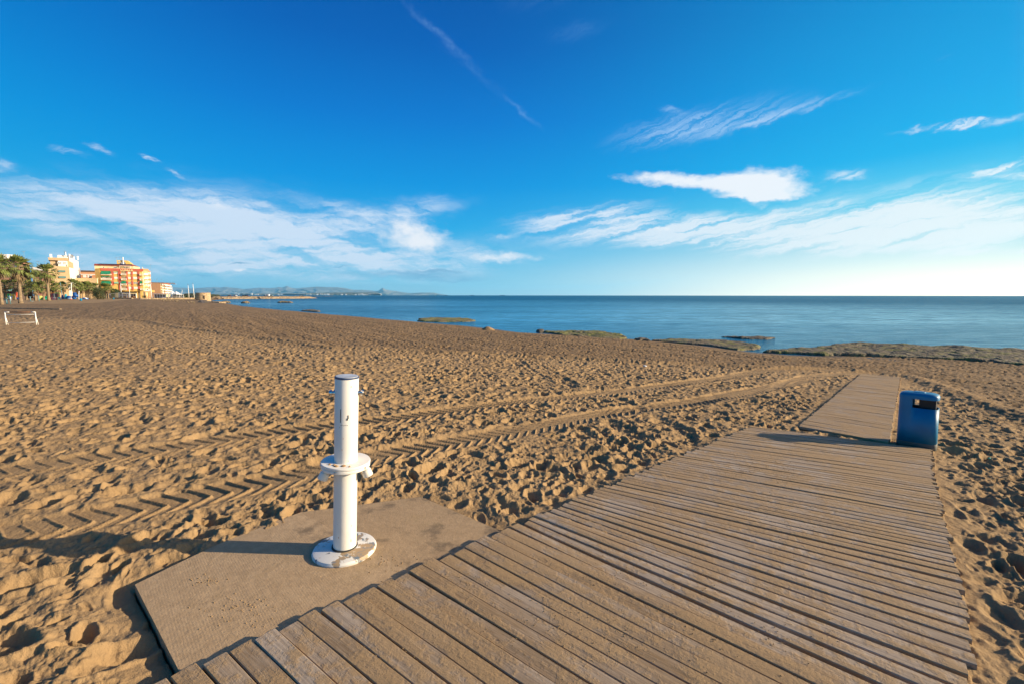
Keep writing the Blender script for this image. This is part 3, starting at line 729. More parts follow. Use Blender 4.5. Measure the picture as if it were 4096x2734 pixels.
# ------------------------------------------------------------------ litter bin
bc = (G(2050, 1022) + G(2147, 1037)) / 2
bc = Vector((bc.x + .10, bc.y + .085, 0)); bc.z = z_base1(bc.x, bc.y) + .03
WD = Vector((math.cos(R(-47)), math.sin(R(-47))))
bin_ = thing('litter_bin', 'blue litter bin with domed lid and open slot beside the boardwalk', 'litter bin', bc)
blue = pmat('blue_plastic', (.003, .155, .32), .48, var=.12, vscale=5, bump=.05, bscale=30)
blk = pmat('black_plastic', (.008, .008, .012), .5)
MBIN = Matrix.Translation(bc) @ Matrix.Rotation(R(-47), 4, 'Z') @ Matrix.Rotation(R(-1.2), 4, 'Y')
NS = 96
def supr(t, a, b, n=4.2):
    c, s = math.cos(t), math.sin(t); return (math.copysign(abs(c) ** (2 / n), c) * a, math.copysign(abs(s) ** (2 / n), s) * b)
def rings(levels, skip=None, cap0=False, cap1=False):
    mb = MB(); vs, fs = [], []
    for z, a, b in levels:
        for k in range(NS): x, y = supr(2 * math.pi * k / NS, a, b); vs.append((x, y, z))
    for i in range(len(levels) - 1):
        for k in range(NS):
            if skip and skip(i, k): continue
            fs.append((i * NS + k, i * NS + (k + 1) % NS, (i + 1) * NS + (k + 1) % NS, (i + 1) * NS + k))
    if cap0: fs.append(tuple(range(NS))[::-1])
    if cap1: fs.append(tuple(range((len(levels) - 1) * NS, len(levels) * NS)))
    return mb.add(vs, fs)
a0, b0 = .208, .140
def inslot(i, k):
    if i not in (2,): return False
    x, y = supr(2 * math.pi * (k + .5) / NS, 1, 1)
    return x > -.27
body = rings([(.075, a0, b0), (.30, a0 * .99, b0 * .99), (.548, a0 * .98, b0 * .98), (.668, a0 * .975, b0 * .975), (.69, a0 * .975, b0 * .975)], inslot)
o = body.xform(MBIN).build('body', blue, bin_, True)
md = o.modifiers.new('solid', 'SOLIDIFY'); md.thickness = .008; md.offset = -1
lid = rings([(.668, a0 * .985, b0 * .985), (.705, a0 * .99, b0 * .99), (.728, a0 * .94, b0 * .94), (.742, a0 * .80, b0 * .80), (.750, a0 * .45, b0 * .45)], cap1=True, cap0=True)
ld = lid.xform(MBIN).build('lid', blue, bin_, True); e = ld.modifiers.new('e', 'EDGE_SPLIT'); e.split_angle = R(50)
rings([(.750, a0 * .30, b0 * .42), (.757, a0 * .27, b0 * .36)], cap1=True).xform(MBIN).build('lid_boss', blue, bin_, False)
o = rings([(-.03, a0 * 1.005, b0 * 1.005), (.070, a0 * 1.01, b0 * 1.01), (.078, a0 * .99, b0 * .99)], cap0=True).xform(MBIN).build('base', pmat('bin_base', (.09, .09, .08), .7, var=.3), bin_, True)
rings([(.10, a0 * .88, b0 * .86), (.54, a0 * .90, b0 * .90)], cap1=False, cap0=True).xform(MBIN).build('liner', blk, bin_, True)
# inner ash plate closing most of the slot
MB().box((.090, 0, .61), (.17, .12, .14)).xform(MBIN).build('inner_plate', blk, bin_)
# ------------------------------------------------------------------ rocks and reefs
def mat_rock(name, c1, c2, moss=None, mk=.5):
    m, T, b = newmat(name)
    tc = T.node('ShaderNodeTexCoord').outputs['Object']
    n = T.noise(tc, 1.3, 6, .65); n2 = T.noise(tc, 7, 5, .7)
    c = T.mix(T.smooth(n2, .3, .7), (*c1, 1), (*c2, 1)); c = T.mix(T.smooth(T.noise(T.mapping(tc, rot=(0, 0, R(40)), scale=(1, 3.2, 1)), 1.4, 6, .7), .40, .62, .75, 0), c, (.055, .045, .03, 1))
    if moss: c = T.mix(T.math('MULTIPLY', T.smooth(T.math('ADD', T.math('MULTIPLY', n, .7), T.math('MULTIPLY', n2, .3)), .56 - mk * .2, .66 - mk * .2), .85), c, (*moss, 1))
    T.put(b.inputs['Base Color'], c); b.inputs['Roughness'].default_value = .85
    T.put(b.inputs['Normal'], T.bump(T.math('ADD', T.noise(tc, 3, 6, .7), T.math('MULTIPLY', T.noise(tc, 16, 4, .7), .4)), .9, .12))
    return m
reef_m = mat_rock('mossy_reef', (.15, .12, .06), (.26, .21, .12), (.17, .17, .035), .55)
shelf_m = mat_rock('rock_shelf', (.14, .11, .065), (.27, .21, .13), (.16, .155, .035), .35)
rock_m = mat_rock('tan_rock', (.20, .14, .08), (.40, .30, .18), None)
dark_m = mat_rock('dark_rock', (.09, .075, .055), (.22, .17, .11), None)
def reef(name, label, poly, h, step, mat, cat='rock', edge=.35, rough=.06, group=None, seed=0):
    """slab of rock standing in shallow water; poly = ground outline in metres, heightfield with broken edges"""
    xs = [p_[0] for p_ in poly]; ys = [p_[1] for p_ in poly]
    X, Y = np.meshgrid(np.arange(min(xs) - 1, max(xs) + 1, step), np.arange(min(ys) - 1, max(ys) + 1, step), indexing='ij')
    d = sdf(X.ravel(), Y.ravel(), poly).reshape(X.shape) + .9 * edge * fbm(X * .8 / max(edge, .2) * .35 + seed, Y * .8 / max(edge, .2) * .35, 4, 3) * 2
    z = ZW - .5 + (h + .5) * sstep(d, -edge, edge * .35) + sstep(d, 0, edge) * (rough * 2.2 * fbm(X * 1.1 + seed, Y * 1.1, 4, 5, .6) + rough * np.abs(fbm(X * 3.1, Y * 3.1, 3, 2)))
    n, m = X.shape; idx = np.arange(n * m).reshape(n, m); keep = (d[:-1, :-1] > -edge) | (d[1:, 1:] > -edge)
    q = np.stack([idx[:-1, :-1], idx[1:, :-1], idx[1:, 1:], idx[:-1, 1:]], -1)[keep]
    used = np.unique(q); mp_ = -np.ones(n * m, int); mp_[used] = np.arange(len(used))
    V = np.stack([X.ravel(), Y.ravel(), z.ravel()], 1)[used]; F = mp_[q]
    c = V.mean(0); c[2] = ZW; V = V - c
    me = bpy.data.meshes.new(name); me.from_pydata(V.tolist(), [], F.tolist()); me.materials.append(mat)
    o = bpy.data.objects.new(name, me); o.location = c; COL.objects.link(o)
    return tag(o, label, cat, group)
def wp(pts, z): return [tuple(GZ(x, y, z)[:2]) for x, y in pts]
GRP = 'low rocks and reefs along the waterline'
reef('rock_reef', 'flat brown reef reaching into the bay beyond the curving shoreline', wp([(955, 735), (965, 730), (1000, 728), (1060, 729), (1090, 733), (1075, 737), (1010, 737)], ZW + .08), .09, .20, reef_m, edge=.45, group=GRP)
reef('rock_reef', 'mossy green reef at the middle of the waterline', wp([(1248, 760), (1300, 758), (1395, 760), (1432, 770), (1425, 776), (1370, 775), (1300, 768)], ZW + .10), .11, .10, reef_m, edge=.35, rough=.06, group=GRP, seed=3)
reef('rock', 'small dark square rock beside the mossy green reef', wp([(1460, 776), (1488, 776), (1494, 781), (1462, 781)], ZW + .15), .22, .07, dark_m, edge=.2, group=GRP, seed=5)
reef('rock_reef', 'long low brown reef joining the sand left of the tidal pool', wp([(1504, 779), (1560, 776), (1640, 778), (1700, 783), (1738, 792), (1735, 799), (1690, 801), (1640, 792), (1560, 785)], ZW + .10), .11, .09, shelf_m, edge=.35, rough=.05, group=GRP, seed=8)
reef('rock_reef', 'thin dark strip of reef seaward of the tidal pool', wp([(1655, 771), (1700, 770), (1780, 774), (1765, 778), (1700, 776)], ZW + .05), .05, .14, dark_m, edge=.25, group=GRP, seed=12)
reef('rock_shelf', 'wide flat rock shelf running out of frame along the shore', wp([(1752, 803), (1790, 799), (1880, 795), (1930, 786), (1960, 784), (2100, 790), (2349, 801), (2900, 830), (3100, 900), (2500, 846), (2330, 832), (2230, 824), (2100, 817), (1950, 811), (1850, 808)], ZW + .12), .13, .07, shelf_m, edge=.25, rough=.055, group=GRP, seed=17)
def boulder(name, label, pos, size, mat, cat='rock', group=None, seed=0, parent=None):
    bm = bmesh.new(); bmesh.ops.create_icosphere(bm, subdivisions=3, radius=1)
    for v in bm.verts:
        p_ = v.co; k = 1 + .55 * float(fbm(np.array([p_.x * 1.6 + seed]), np.array([p_.y * 1.6 + p_.z * 1.1]), 3, seed % 8)[0])
        v.co = Vector((p_.x * size[0], p_.y * size[1], p_.z * size[2])) * k
    me = bpy.data.meshes.new(name); bm.to_mesh(me); bm.free(); me.materials.append(mat)
    o = bpy.data.objects.new(name, me); COL.objects.link(o); o.location = pos; o.parent = parent
    return tag(o, label, cat, group) if label else o
def far(px, py, z): return GZ(px / S4, py / S4, z)       # full-scale pixel on a level
p_ = far(985, 1213, ZW); boulder('rock', 'rounded rock standing in the bay to the right of the stone jetty', (p_.x, p_.y, ZW + .1), (1.6, 1.4, .65), rock_m, group=GRP, seed=2)
for i, (x, s_, lb) in enumerate(((1123, 1.0, 'low left block'), (1137, 1.5, 'tallest middle block'), (1150, .8, 'small right block'), (1159, 1.0, 'rightmost block'))):
    p_ = far(x, 1211.5, ZW); boulder('rock', f'{lb} of the rock row standing in the bay', (p_.x, p_.y, ZW + .1), (1.3 * s_, 1.0, .42 * s_), rock_m, group='rock row in the bay', seed=i + 5)
reef('rock_reef', 'narrow dark reef just showing in the bay before the beach curve', wp([(693, 712), (705, 710), (735, 712), (730, 715)], ZW + .08), .14, .3, dark_m, edge=.5, group=GRP, seed=23)
reef('rock', 'small low rock off the left end of the mossy green reef', wp([(1232, 757), (1247, 757), (1248, 761), (1236, 761)], ZW + .1), .13, .08, dark_m, edge=.2, group=GRP, seed=29)
# heap of sand at the water's edge
p_ = GZ(1119, 757, ZW + .15); S_ = MB()
hp = []
for i, (r_, z) in enumerate(((.62, -.12), (.5, .03), (.38, .16), (.22, .27), (.08, .33))):
    for k in range(16): a = k * math.pi / 8; q = r_ * (1 + .22 * math.sin(k * 2.3 + i)); hp.append((p_.x + q * math.cos(a), p_.y + q * math.sin(a), p_.z + z - .06))
S_.add(hp, [(i * 16 + k, i * 16 + (k + 1) % 16, (i + 1) * 16 + (k + 1) % 16, (i + 1) * 16 + k) for i in range(4) for k in range(16)] + [tuple(range(64, 80))])
tag(S_.build('sand_heap', pmat('heap_sand', (.27, .175, .09), 1, var=.3, vscale=5, bump=.8, bscale=14, bdist=.04), smooth=True), 'small pointed heap of sand at the waterline', 'sand heap')
# litter
def litter(px, py, size, col, name, label):
    p_ = G(px, py); bm = bmesh.new(); bmesh.ops.create_icosphere(bm, subdivisions=2, radius=1)
    r_ = random.Random(int(px))
    for v in bm.verts: v.co = Vector((v.co.x * size * r_.uniform(.7, 1.3), v.co.y * size * .8 * r_.uniform(.7, 1.3), v.co.z * size * .6 * r_.uniform(.6, 1.4)))
    me = bpy.data.meshes.new(name); bm.to_mesh(me); bm.free(); me.materials.append(pmat(name + '_m%d' % int(px), col, .6))
    o = bpy.data.objects.new(name, me); COL.objects.link(o); o.location = (p_.x, p_.y, p_.z + size * .4 + .015); tag(o, label, 'litter')
litter(1479, 841, .055, (.8, .8, .82), 'crumpled_paper', 'crumpled white paper lying on the darker raked sand')
litter(2258 / 1.0 - 300, 1310, .007, (.75, .75, .72), 'paper_scrap', 'tiny white scrap on the wide boardwalk')
litter(3958 / S4, 1838 / S4, .018, (.05, .5, .3), 'bottle_top', 'green bottle top on the sand right of the litter bin')
litter(182 / 1.0, 807, .03, (.7, .12, .1), 'bottle_top', 'red bottle top on the sand below the small goal')

# ------------------------------------------------------------------ small goal and timber kerb
wp_m = pmat('goal_white', (.80, .78, .74), .5); rust_m = pmat('goal_brown', (.16, .07, .035), .7)
gl, gr0 = G(25 / S4 * 1.0, 1300 / S4), G(146 / S4, 1299 / S4)
g0 = (gl + gr0) / 2
goal = thing('small_goal', 'low white football goal frame with brown crossbar on the sand', 'goal', (g0.x, g0.y, z_base1(g0.x, g0.y)))
hg = .74; dg = (gr0 - gl); dg.z = 0; dn_ = dg.normalized(); bk = Vector((-dn_.y, dn_.x, 0))
for q in (gl, gr0):
    MB().tube([(q.x, q.y, -.1), (q.x, q.y, hg)], .026, 10).build('post', wp_m, goal, True)
    MB().tube([q + bk * .16 + Vector((0, 0, -.1)), q + Vector((0, 0, .48))], .018, 6).build('rear_brace', wp_m, goal, True)
a_, b_ = Vector((gl.x, gl.y, hg)), Vector((gr0.x, gr0.y, hg))
MB().tube([a_.lerp(b_, .16), a_.lerp(b_, .86)], .028, 10).build('crossbar', rust_m, goal, True)
for s_, e_ in ((0, .16), (.86, 1)): MB().tube([a_.lerp(b_, s_), a_.lerp(b_, e_)], .025, 10).build('crossbar_end', wp_m, goal, True)
for h_ in (.60, .14): MB().tube([(gl.x, gl.y, h_), ((gl.x + gr0.x) / 2, (gl.y + gr0.y) / 2, h_ - .008), (gr0.x, gr0.y, h_ + .015)], .014, 6).build('rail', wp_m, goal, True)
ka, kb = far(-60, 1233, 0), far(243, 1238.5, 0)
K_ = MB(); dk = (kb - ka).normalized(); K_.box(((ka.x + kb.x) / 2, (ka.y + kb.y) / 2, .03), ((kb - ka).length, .25, .14), math.atan2(dk.y, dk.x))
tag(K_.build('timber_kerb', pmat('old_timber', (.22, .16, .10), .9, var=.3), None, bevel=.02), 'long timber kerb half sunk in the sand behind the goal', 'kerb')

# ------------------------------------------------------------------ trees
leaf_g = pmat('palm_leaf', (.13, .155, .035), .6, var=.45, vscale=1.2); leaf_d = pmat('palm_leaf_old', (.15, .125, .05), .8, var=.4, vscale=1.3)
skirt_m = pmat('dead_fronds', (.20, .14, .075), .9, var=.45, vscale=2); trunk_m = pmat('palm_trunk', (.24, .175, .11), .95, var=.35, vscale=4, bump=.9, bscale=8, bdist=.08)
def fan_leaf(mb, o, d, R_, r_, nb=9, spread=1.9, droop=.35):
    """fan-palm leaf: stalk then blades"""
    d = d.normalized(); up = Vector((0, 0, 1)); sd = d.cross(up); sd = sd.normalized() if sd.length > .05 else Vector((1, 0, 0)); nrm = sd.cross(d)
    tip = o + d * R_ * .5 + Vector((0, 0, -droop * .12 * R_)); w = .012 * R_
    mb.add([o - sd * w, o + sd * w, tip + sd * w * .5, tip - sd * w * .5], [(0, 1, 2, 3)])
    for k in range(nb):
        a = (k / (nb - 1) - .5) * spread + r_.uniform(-.05, .05); l = R_ * .58 * (1 - .28 * abs(a) / (spread / 2)) * r_.uniform(.85, 1.1)
        bd = (d * math.cos(a) + sd * math.sin(a) + nrm * .12 * abs(a)).normalized(); p1 = tip + bd * l * .55; p2 = tip + bd * l + Vector((0, 0, -droop * l * r_.uniform(.5, 1.2)))
        bw = .075 * l; s2 = bd.cross(nrm).normalized() * bw
        mb.add([tip, p1 + s2, p2, p1 - s2], [(0, 1, 2, 3)])
def make_palm(name, label, H, Rc, skirt, tr, seed, lean=0.0, group=None, nleaf=46):
    r_ = random.Random(seed); o = thing(name, label, 'palm tree', (0, 0, 0), group)
    n = 14; pts = []; rad = []
    for i in range(n + 1):
        t = i / n; pts.append((lean * t * t * H, .3 * lean * math.sin(t * 3) * H * .2, t * H)); rad.append(tr * (1.45 - .75 * min(1, t * 5) if t < .2 else .72 + .06 * math.sin(i * 2.7) - .1 * t))
    rad = [tr * (1.35 if i == 0 else 1.08 if i == 1 else .92 - .012 * i + .05 * math.sin(i * 2.3)) for i in range(n + 1)]
    MB().tube(pts, rad, 10).build('trunk', trunk_m, o, True)
    top = Vector(pts[-1]); L1 = MB(); L2 = MB()
    for i in range(nleaf):
        el_ = R(-32 + 115 * (i / nleaf) ** .9); a = i * 2.39996 + r_.uniform(-.2, .2)
        fan_leaf(L1, top, Vector((math.cos(a) * math.cos(el_), math.sin(a) * math.cos(el_), math.sin(el_))), Rc * r_.uniform(.85, 1.1), r_, droop=.55 if el_ < .6 else .25)
    L1.build('crown', leaf_g, o)
    for i in range(int(nleaf * .5 * skirt)):
        el_ = R(r_.uniform(-75, -25)); a = i * 2.39996 + 1
        b0_ = top + Vector((0, 0, -r_.uniform(0, .5) * skirt * Rc * .9))
        fan_leaf(L2, b0_, Vector((math.cos(a) * math.cos(el_), math.sin(a) * math.cos(el_), math.sin(el_))), Rc * r_.uniform(.6, .85), r_, nb=7, droop=.6)
    if L2.v: L2.build('dead_skirt', skirt_m, o)
    return o
def place(o, x, y, z=0, s=1.0, rz=0, label=None):
    o.location = (x, y, z); o.scale = (s, s, s); o.rotation_euler = (0, 0, rz)
    if label: o['label'] = label
    return o
def ground_px(px, py, z=0.0): q = far(px, py, z); return q
# three tall palms at the edge of the beach
for px, py, top, rc, tr, sk, sd_, lb, nm in ((8, 1219.5, 1068, 43, .42, .8, 1, 'tallest-trunked palm cut by the left edge of the photo', 0), (84, 1214, 1072, 46, .50, .9, 2, 'thick-trunked tall fan palm with the fullest crown, behind the goal', 0),
                                  (196, 1203.5, 1092, 34, .40, .6, 3, 'slim tall fan palm standing before the beige apartment house', 0)):
    q = ground_px(px, py); D = q.y / math.cos(PITCH) * 1.0; k = q.y / FPX
    H_ = (py - top) * k * 1.01
    o = make_palm('palm_tree', lb, H_, rc * k * 1.25, sk, tr * .66 * (q.y / 96), sd_, lean=.02 if px > 20 else .0, group='tall palms on the beach edge')
    place(o, q.x, q.y)
pp = [make_palm('palm_tree', 'x', 5.2, 2.5, 1.0, .30, 20 + i, lean=(-.04, .03, .0)[i], group='rows of short palms along the promenade', nleaf=34) for i in range(3)]
row = [(26, 1200, 1142, 'left of the thick trunk behind the climbing kiosk'), (62, 1200, 1140, 'in the gap just left of the thick-trunked palm'), (107, 1200, 1140, 'right of the thick trunk, crown before the brown building'), (105, 1201, 1170, 'lowest crown, over the orange box right of the thick trunk'),
       (145, 1200.5, 1118, 'dark taller crown between the two tallest right-hand trunks'), (143, 1204, 1156, 'left trunk of the close pair near the exercise posts'), (152, 1203.5, 1150, 'right trunk of the close pair near the exercise posts'), (176, 1201, 1146, 'just left of the slim tall palm'),
       (213, 1199, 1143, 'just right of the slim tall palm, behind the trampoline cage'), (228, 1199, 1150, 'behind the right half of the trampoline cage'), (256, 1197, 1147, 'between the dark blue box and the turquoise tower'), (297, 1197, 1138, 'immediately right of the white volleyball mast'),
       (312, 1196.5, 1144, 'before the tall blue slide, left of the small beach bin'), (321, 1196.5, 1150, 'behind the small beach bin, before the cream wall'), (331, 1196.5, 1151, 'leaning crown right of the small beach bin'), (346, 1196, 1146, 'before the right half of the cream wall'),
       (354, 1196, 1146, 'second from the dark bush, before the cream wall'), (363, 1196, 1152, 'slight one at the left edge of the dark bush'), (386, 1195, 1150, 'behind the dark bush, below the olive wall'), (418, 1195, 1151, 'just right of the dark bush'), (426, 1195, 1152, 'between the dark bush and the round green tree'), (434, 1195, 1152, 'in front of the round green tree')]
for i, (px, py, tp, lb) in enumerate(row):
    q = ground_px(px, py); k = q.y / FPX; H_ = (py - tp) * k
    o = pp[i % 3] if i < 3 else copy_tree(pp[i % 3])
    place(o, q.x, q.y, 0, H_ / 5.2, i * 1.7, 'short palm ' + lb)
    o.scale = (H_ / 5.2 * random.uniform(.9, 1.15),) * 2 + (H_ / 5.2,)
def leafy(name, label, c, size, n, leaf, mat, trunk=True, seed=1, cat='tree', group=None, dome=False):
    r_ = random.Random(seed); o = thing(name, label, cat, c, group); m = MB()
    cl = [(Vector((r_.gauss(0, .42), r_.gauss(0, .42), r_.uniform(.1, .95))), r_.uniform(.22, .42)) for _ in range(26)]
    for i in range(n):
        if dome:
            a, e = r_.uniform(0, 6.28), math.asin(r_.uniform(-.1, 1)); rr_ = r_.uniform(.86, 1.0) * (1 + .05 * math.sin(a * 5 + e * 7)); p_ = Vector((math.cos(a) * math.cos(e) * rr_, math.sin(a) * math.cos(e) * rr_, .12 + .88 * math.sin(e) * rr_))
        else:
            q, w = r_.choice(cl); p_ = q + Vector((r_.gauss(0, 1), r_.gauss(0, 1), r_.gauss(0, 1))).normalized() * w * r_.uniform(.5, 1); p_.z = abs(p_.z)
        p_ = Vector((p_.x * size[0], p_.y * size[1], p_.z * size[2])) + Vector(c)
        u = Vector((r_.gauss(0, 1), r_.gauss(0, 1), r_.gauss(0, 1))).normalized(); v = u.cross(Vector((r_.gauss(0, 1), r_.gauss(0, 1), r_.gauss(0, 1)))).normalized(); l = leaf * r_.uniform(.6, 1.3)
        m.add([p_ - u * l, p_ + v * l * .5, p_ + u * l, p_ - v * l * .5], [(0, 1, 2, 3)])
    m.build('crown' if trunk else 'foliage', mat, o)
    t_ = MB()
    for k in range(5):
        a = k * 1.3; t_.tube([Vector(c), Vector(c) + Vector((math.cos(a) * size[0] * .3, math.sin(a) * size[1] * .3, size[2] * .6))], [.05 * size[2], .015 * size[2]], 6)
    t_.build('trunk' if trunk else 'stem', trunk_m, o, True)
    return o
bush_m = pmat('bush_leaf', (.055, .070, .022), .7, var=.5, vscale=2); tree_m = pmat('dense_leaf', (.030, .060, .018), .7, var=.5, vscale=2)
q = ground_px(392, 1198.5); leafy('bush', 'big dark spreading bush at the top of the beach beside the palms', tuple(q), (3.3, 2.4, 3.9), 2600, .16, bush_m, trunk=False, cat='bush', seed=4)
q = ground_px(458, 1193.6); leafy('tree', 'round dark green tree in front of the red and yellow hotel', tuple(q), (3.4, 3.4, 4.9), 3600, .18, tree_m, seed=8, dome=True)
q = ground_px(452, 1196); leafy('bush', 'small grey bush right of the white cabinet', tuple(q), (.6, .6, 1.5), 240, .1, bush_m, trunk=False, cat='bush', seed=9)
q = ground_px(580, 1193); leafy('bush', 'dark bush at the foot of the yellow corner column', tuple(q), (1.6, 1.2, 1.3), 700, .13, bush_m, trunk=False, cat='bush', seed=10)
q = ground_px(703, 1196); leafy('bush', 'low flat clump of dune plants on the stone wall', tuple(q), (1.6, 1.2, .5), 420, .12, bush_m, trunk=False, cat='bush', seed=11)
# ------------------------------------------------------------------ buildings
def M_(n, c, **k): return pmat(n, c, **k)
glass_m = pmat('dark_glass', (.03, .045, .055), .12); frame_m = pmat('window_white', (.78, .77, .74), .6); roof_dark = pmat('shade_brown', (.10, .065, .05), .9)
metal_m = pmat('grey_metal', (.45, .46, .47), .4, .6); pipe_m = pmat('antenna_metal', (.25, .26, .28), .5, .4)
class Facade:
    """vertical wall plane between two photo columns at given forward distances; z() gives sizes off the photo"""
    def __init__(s, xa, Ya, xb, Yb, conv=None):
        s.conv = conv or (lambda x, y: (x, y)); ref = 1150
        xa, _ = s.conv(xa, 0); xb, _ = s.conv(xb, 0)
        a, b = PT(xa, ref, Ya), PT(xb, ref, Yb); s.a = Vector((a.x, a.y)); s.b = Vector((b.x, b.y)); s.d = (s.b - s.a).normalized()
        s.n = Vector((s.d.y, -s.d.x)); s.rz = math.atan2(s.d.y, s.d.x)
    def hit(s, x, y, off=0.0):
        X, Y = s.conv(x, y); r_ = ray(X, Y); a = s.a + s.n * off
        t = (a.dot(s.n)) / (r_[0] * s.n.x + r_[1] * s.n.y); p_ = Vector((r_[0] * t, r_[1] * t, CAMH + r_[2] * t))
        return (Vector(p_[:2]) - s.a).dot(s.d), p_.z
    def rect(s, mb, x0, y0, x1, y1, out=.05, inn=.0, zb=None, off=None):
        """box on the wall; out = how far proud, inn = how far sunk behind the plane"""
        off = out if off is None else off
        xm, ym = (x0 + x1) / 2, (y0 + y1) / 2
        u0, u1 = s.hit(x0, ym, off)[0], s.hit(x1, ym, off)[0]; z0, z1 = s.hit(xm, y1, off)[1], s.hit(xm, y0, off)[1]
        if zb is not None: z0 = zb
        return s.ubox(mb, u0, u1, z0, z1, out, inn)
    def ubox(s, mb, u0, u1, z0, z1, out, inn):
        P_ = lambda u, o: s.a + s.d * u + s.n * o
        q = [P_(u0, out), P_(u1, out), P_(u1, -inn), P_(u0, -inn)]
        return mb.hexa([(a.x, a.y, z0) for a in q] + [(a.x, a.y, z1) for a in q])
def rail(F, x0, y0, x1, y1, mat, root, out=1.0, style='baluster', name='balcony', slab_mat=None):
    """balcony: floor slab, and its railing"""
    mb = MB(); F.rect(mb, x0, y1 - .5 if style else y1, x1, y1 + 7, out, 0)
    b = mb.build(name, slab_mat or mat, root)
    u0, u1 = F.hit(x0, y1, out)[0], F.hit(x1, y1, out)[0]; z0, z1 = F.hit((x0 + x1) / 2, y1, out)[1], F.hit((x0 + x1) / 2, y0, out)[1]
    r_ = MB()
    if style == 'baluster':
        F.ubox(r_, u0, u1, z1 - .12, z1, out, -(out - .14)); F.ubox(r_, u0, u1, z0, z0 + .12, out, -(out - .14))
        n = max(3, int((u1 - u0) / .42))
        for i in range(n + 1): u = u0 + (u1 - u0) * i / n; F.ubox(r_, u - .07, u + .07, z0 + .12, z1 - .12, out - .02, -(out - .13))
        for u in (u0, u1 - .14): F.ubox(r_, u, u + .14, z0, z1, out - .14, 0)
    elif style == 'solid':
        F.ubox(r_, u0, u1, z0, z1, out, -(out - .1))
        for u in (u0, u1 - .1): F.ubox(r_, u, u + .1, z0, z1, out - .1, 0)
    r_.build('railing', mat, b)
    return b
def window(F, x0, y0, x1, y1, root, n=2, mat=None, shutter=None, dark=0.0):
    w = MB(); F.rect(w, x0, y0, x1, y1, .06, .0); o = w.build('window', mat or frame_m, root)
    u0, u1 = F.hit(x0, (y0 + y1) / 2)[0], F.hit(x1, (y0 + y1) / 2)[0]; z0, z1 = F.hit((x0 + x1) / 2, y1)[1], F.hit((x0 + x1) / 2, y0)[1]
    g = MB(); pw = (u1 - u0 - .12 * (n + 1)) / n
    for i in range(n): F.ubox(g, u0 + .12 + i * (pw + .12), u0 + .12 + i * (pw + .12) + pw, z0 + .14, z1 - .14, .075, 0)
    g.build('pane', shutter or glass_m, o)
    return o
def aerial(p_, h, root, kind=0):
    m = MB().tube([p_, p_ + Vector((0, 0, h))], .035, 5)
    if kind == 0:
        for k in range(4): m.box((p_.x - .6 + k * .35, p_.y, p_.z + h - .1), (.04, .4, .12))
        m.box((p_.x - .2, p_.y, p_.z + h - .1), (1.4, .05, .05))
    m.build('aerial', pipe_m, root)
def dish(p_, r_, root):
    m = MB(); a = [Vector((math.cos(k * .7854), 0, math.sin(k * .7854))) * r_ for k in range(8)]
    m.add([p_ + Vector((0, .25 * r_, 0))] + [p_ + q for q in a], [(0, 1 + (k + 1) % 8, 1 + k) for k in range(8)]); m.add([p_ + Vector((0, .25 * r_ + .06, 0))] + [p_ + q + Vector((0, .05, 0)) for q in a], [(0, 1 + k, 1 + (k + 1) % 8) for k in range(8)])
    m.tube([p_, p_ + Vector((0, .1, -r_ * 1.6))], .05, 5).build('satellite_dish', frame_m, root)
Z2 = lambda x, y: (360 + x / 5.593, 980 + y / 5.593)
Z1 = lambda x, y: (x / 5.593, 980 + y / 5.593)

# --- hotel
yel = pmat('ochre_wall', (.66, .42, .12), .85, var=.08, vscale=.4); red = pmat('brick_red_wall', (.46, .11, .07), .85, var=.1, vscale=.5); cream = pmat('cream_wall', (.72, .60, .36), .85)
yel_shaded = pmat('ochre_wall_shaded', (.55, .38, .12), .9, var=.08, vscale=.4); maroon = pmat('maroon_roof', (.22, .045, .035), .8); green = pmat('green_awning', (.005, .20, .11), .7); pgreen = pmat('pale_green_awning', (.20, .42, .30), .7)  # side wall ochre darkened towards olive to carry its shade
white_m = pmat('white_wall', (.78, .74, .68), .8); solar = pmat('solar_panel', (.02, .025, .06), .2)
YH = 240
F = Facade(240, YH, 1190, YH + 8, Z2); SL = Facade(142, YH + 6, 240, YH, Z2); FR = Facade(1190, YH + 8, 1218, YH + 26, Z2)
c0 = (F.a + F.b) / 2
hotel = thing('hotel', 'red and ochre hotel block with green awnings and lettering on its front', 'hotel', (c0.x, c0.y + 6, 0))
def foot(poly, z0, z1, name, mat, root): return MB().prism([(p_.x, p_.y) for p_ in poly], z0, z1).build(name, mat, root)
zt = F.hit(700, 530)[1]; zg = F.hit(700, 1040)[1]
back = Vector((-6, 14))
body_poly = [F.a, F.b, FR.b, FR.b + Vector((-6, 6)), SL.a + Vector((2, 12)), SL.a]
foot(body_poly[::1], zg, zt - .05, 'wall', yel, hotel)
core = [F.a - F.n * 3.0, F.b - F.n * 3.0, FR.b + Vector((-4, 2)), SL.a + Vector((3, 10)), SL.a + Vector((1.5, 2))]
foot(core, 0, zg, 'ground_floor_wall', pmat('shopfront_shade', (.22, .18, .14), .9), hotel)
m = MB(); SL.rect(m, 142, 523, 240, 1190, .04, 0, zb=0); m.build('side_wall', yel_shaded, hotel)
m = MB(); F.rect(m, 235, 530, 1188, 588, .22, 0); m.build('fascia', red, hotel)
FR.rect(MB(), 1190, 600, 1218, 1030, .05, 0)
m = MB(); FR.rect(m, 1190, 545, 1216, 1030, .05, 0); m.build('end_wall', cream, hotel)
rows_ = [(590, 690), (700, 798), (812, 910), (926, 1022)]
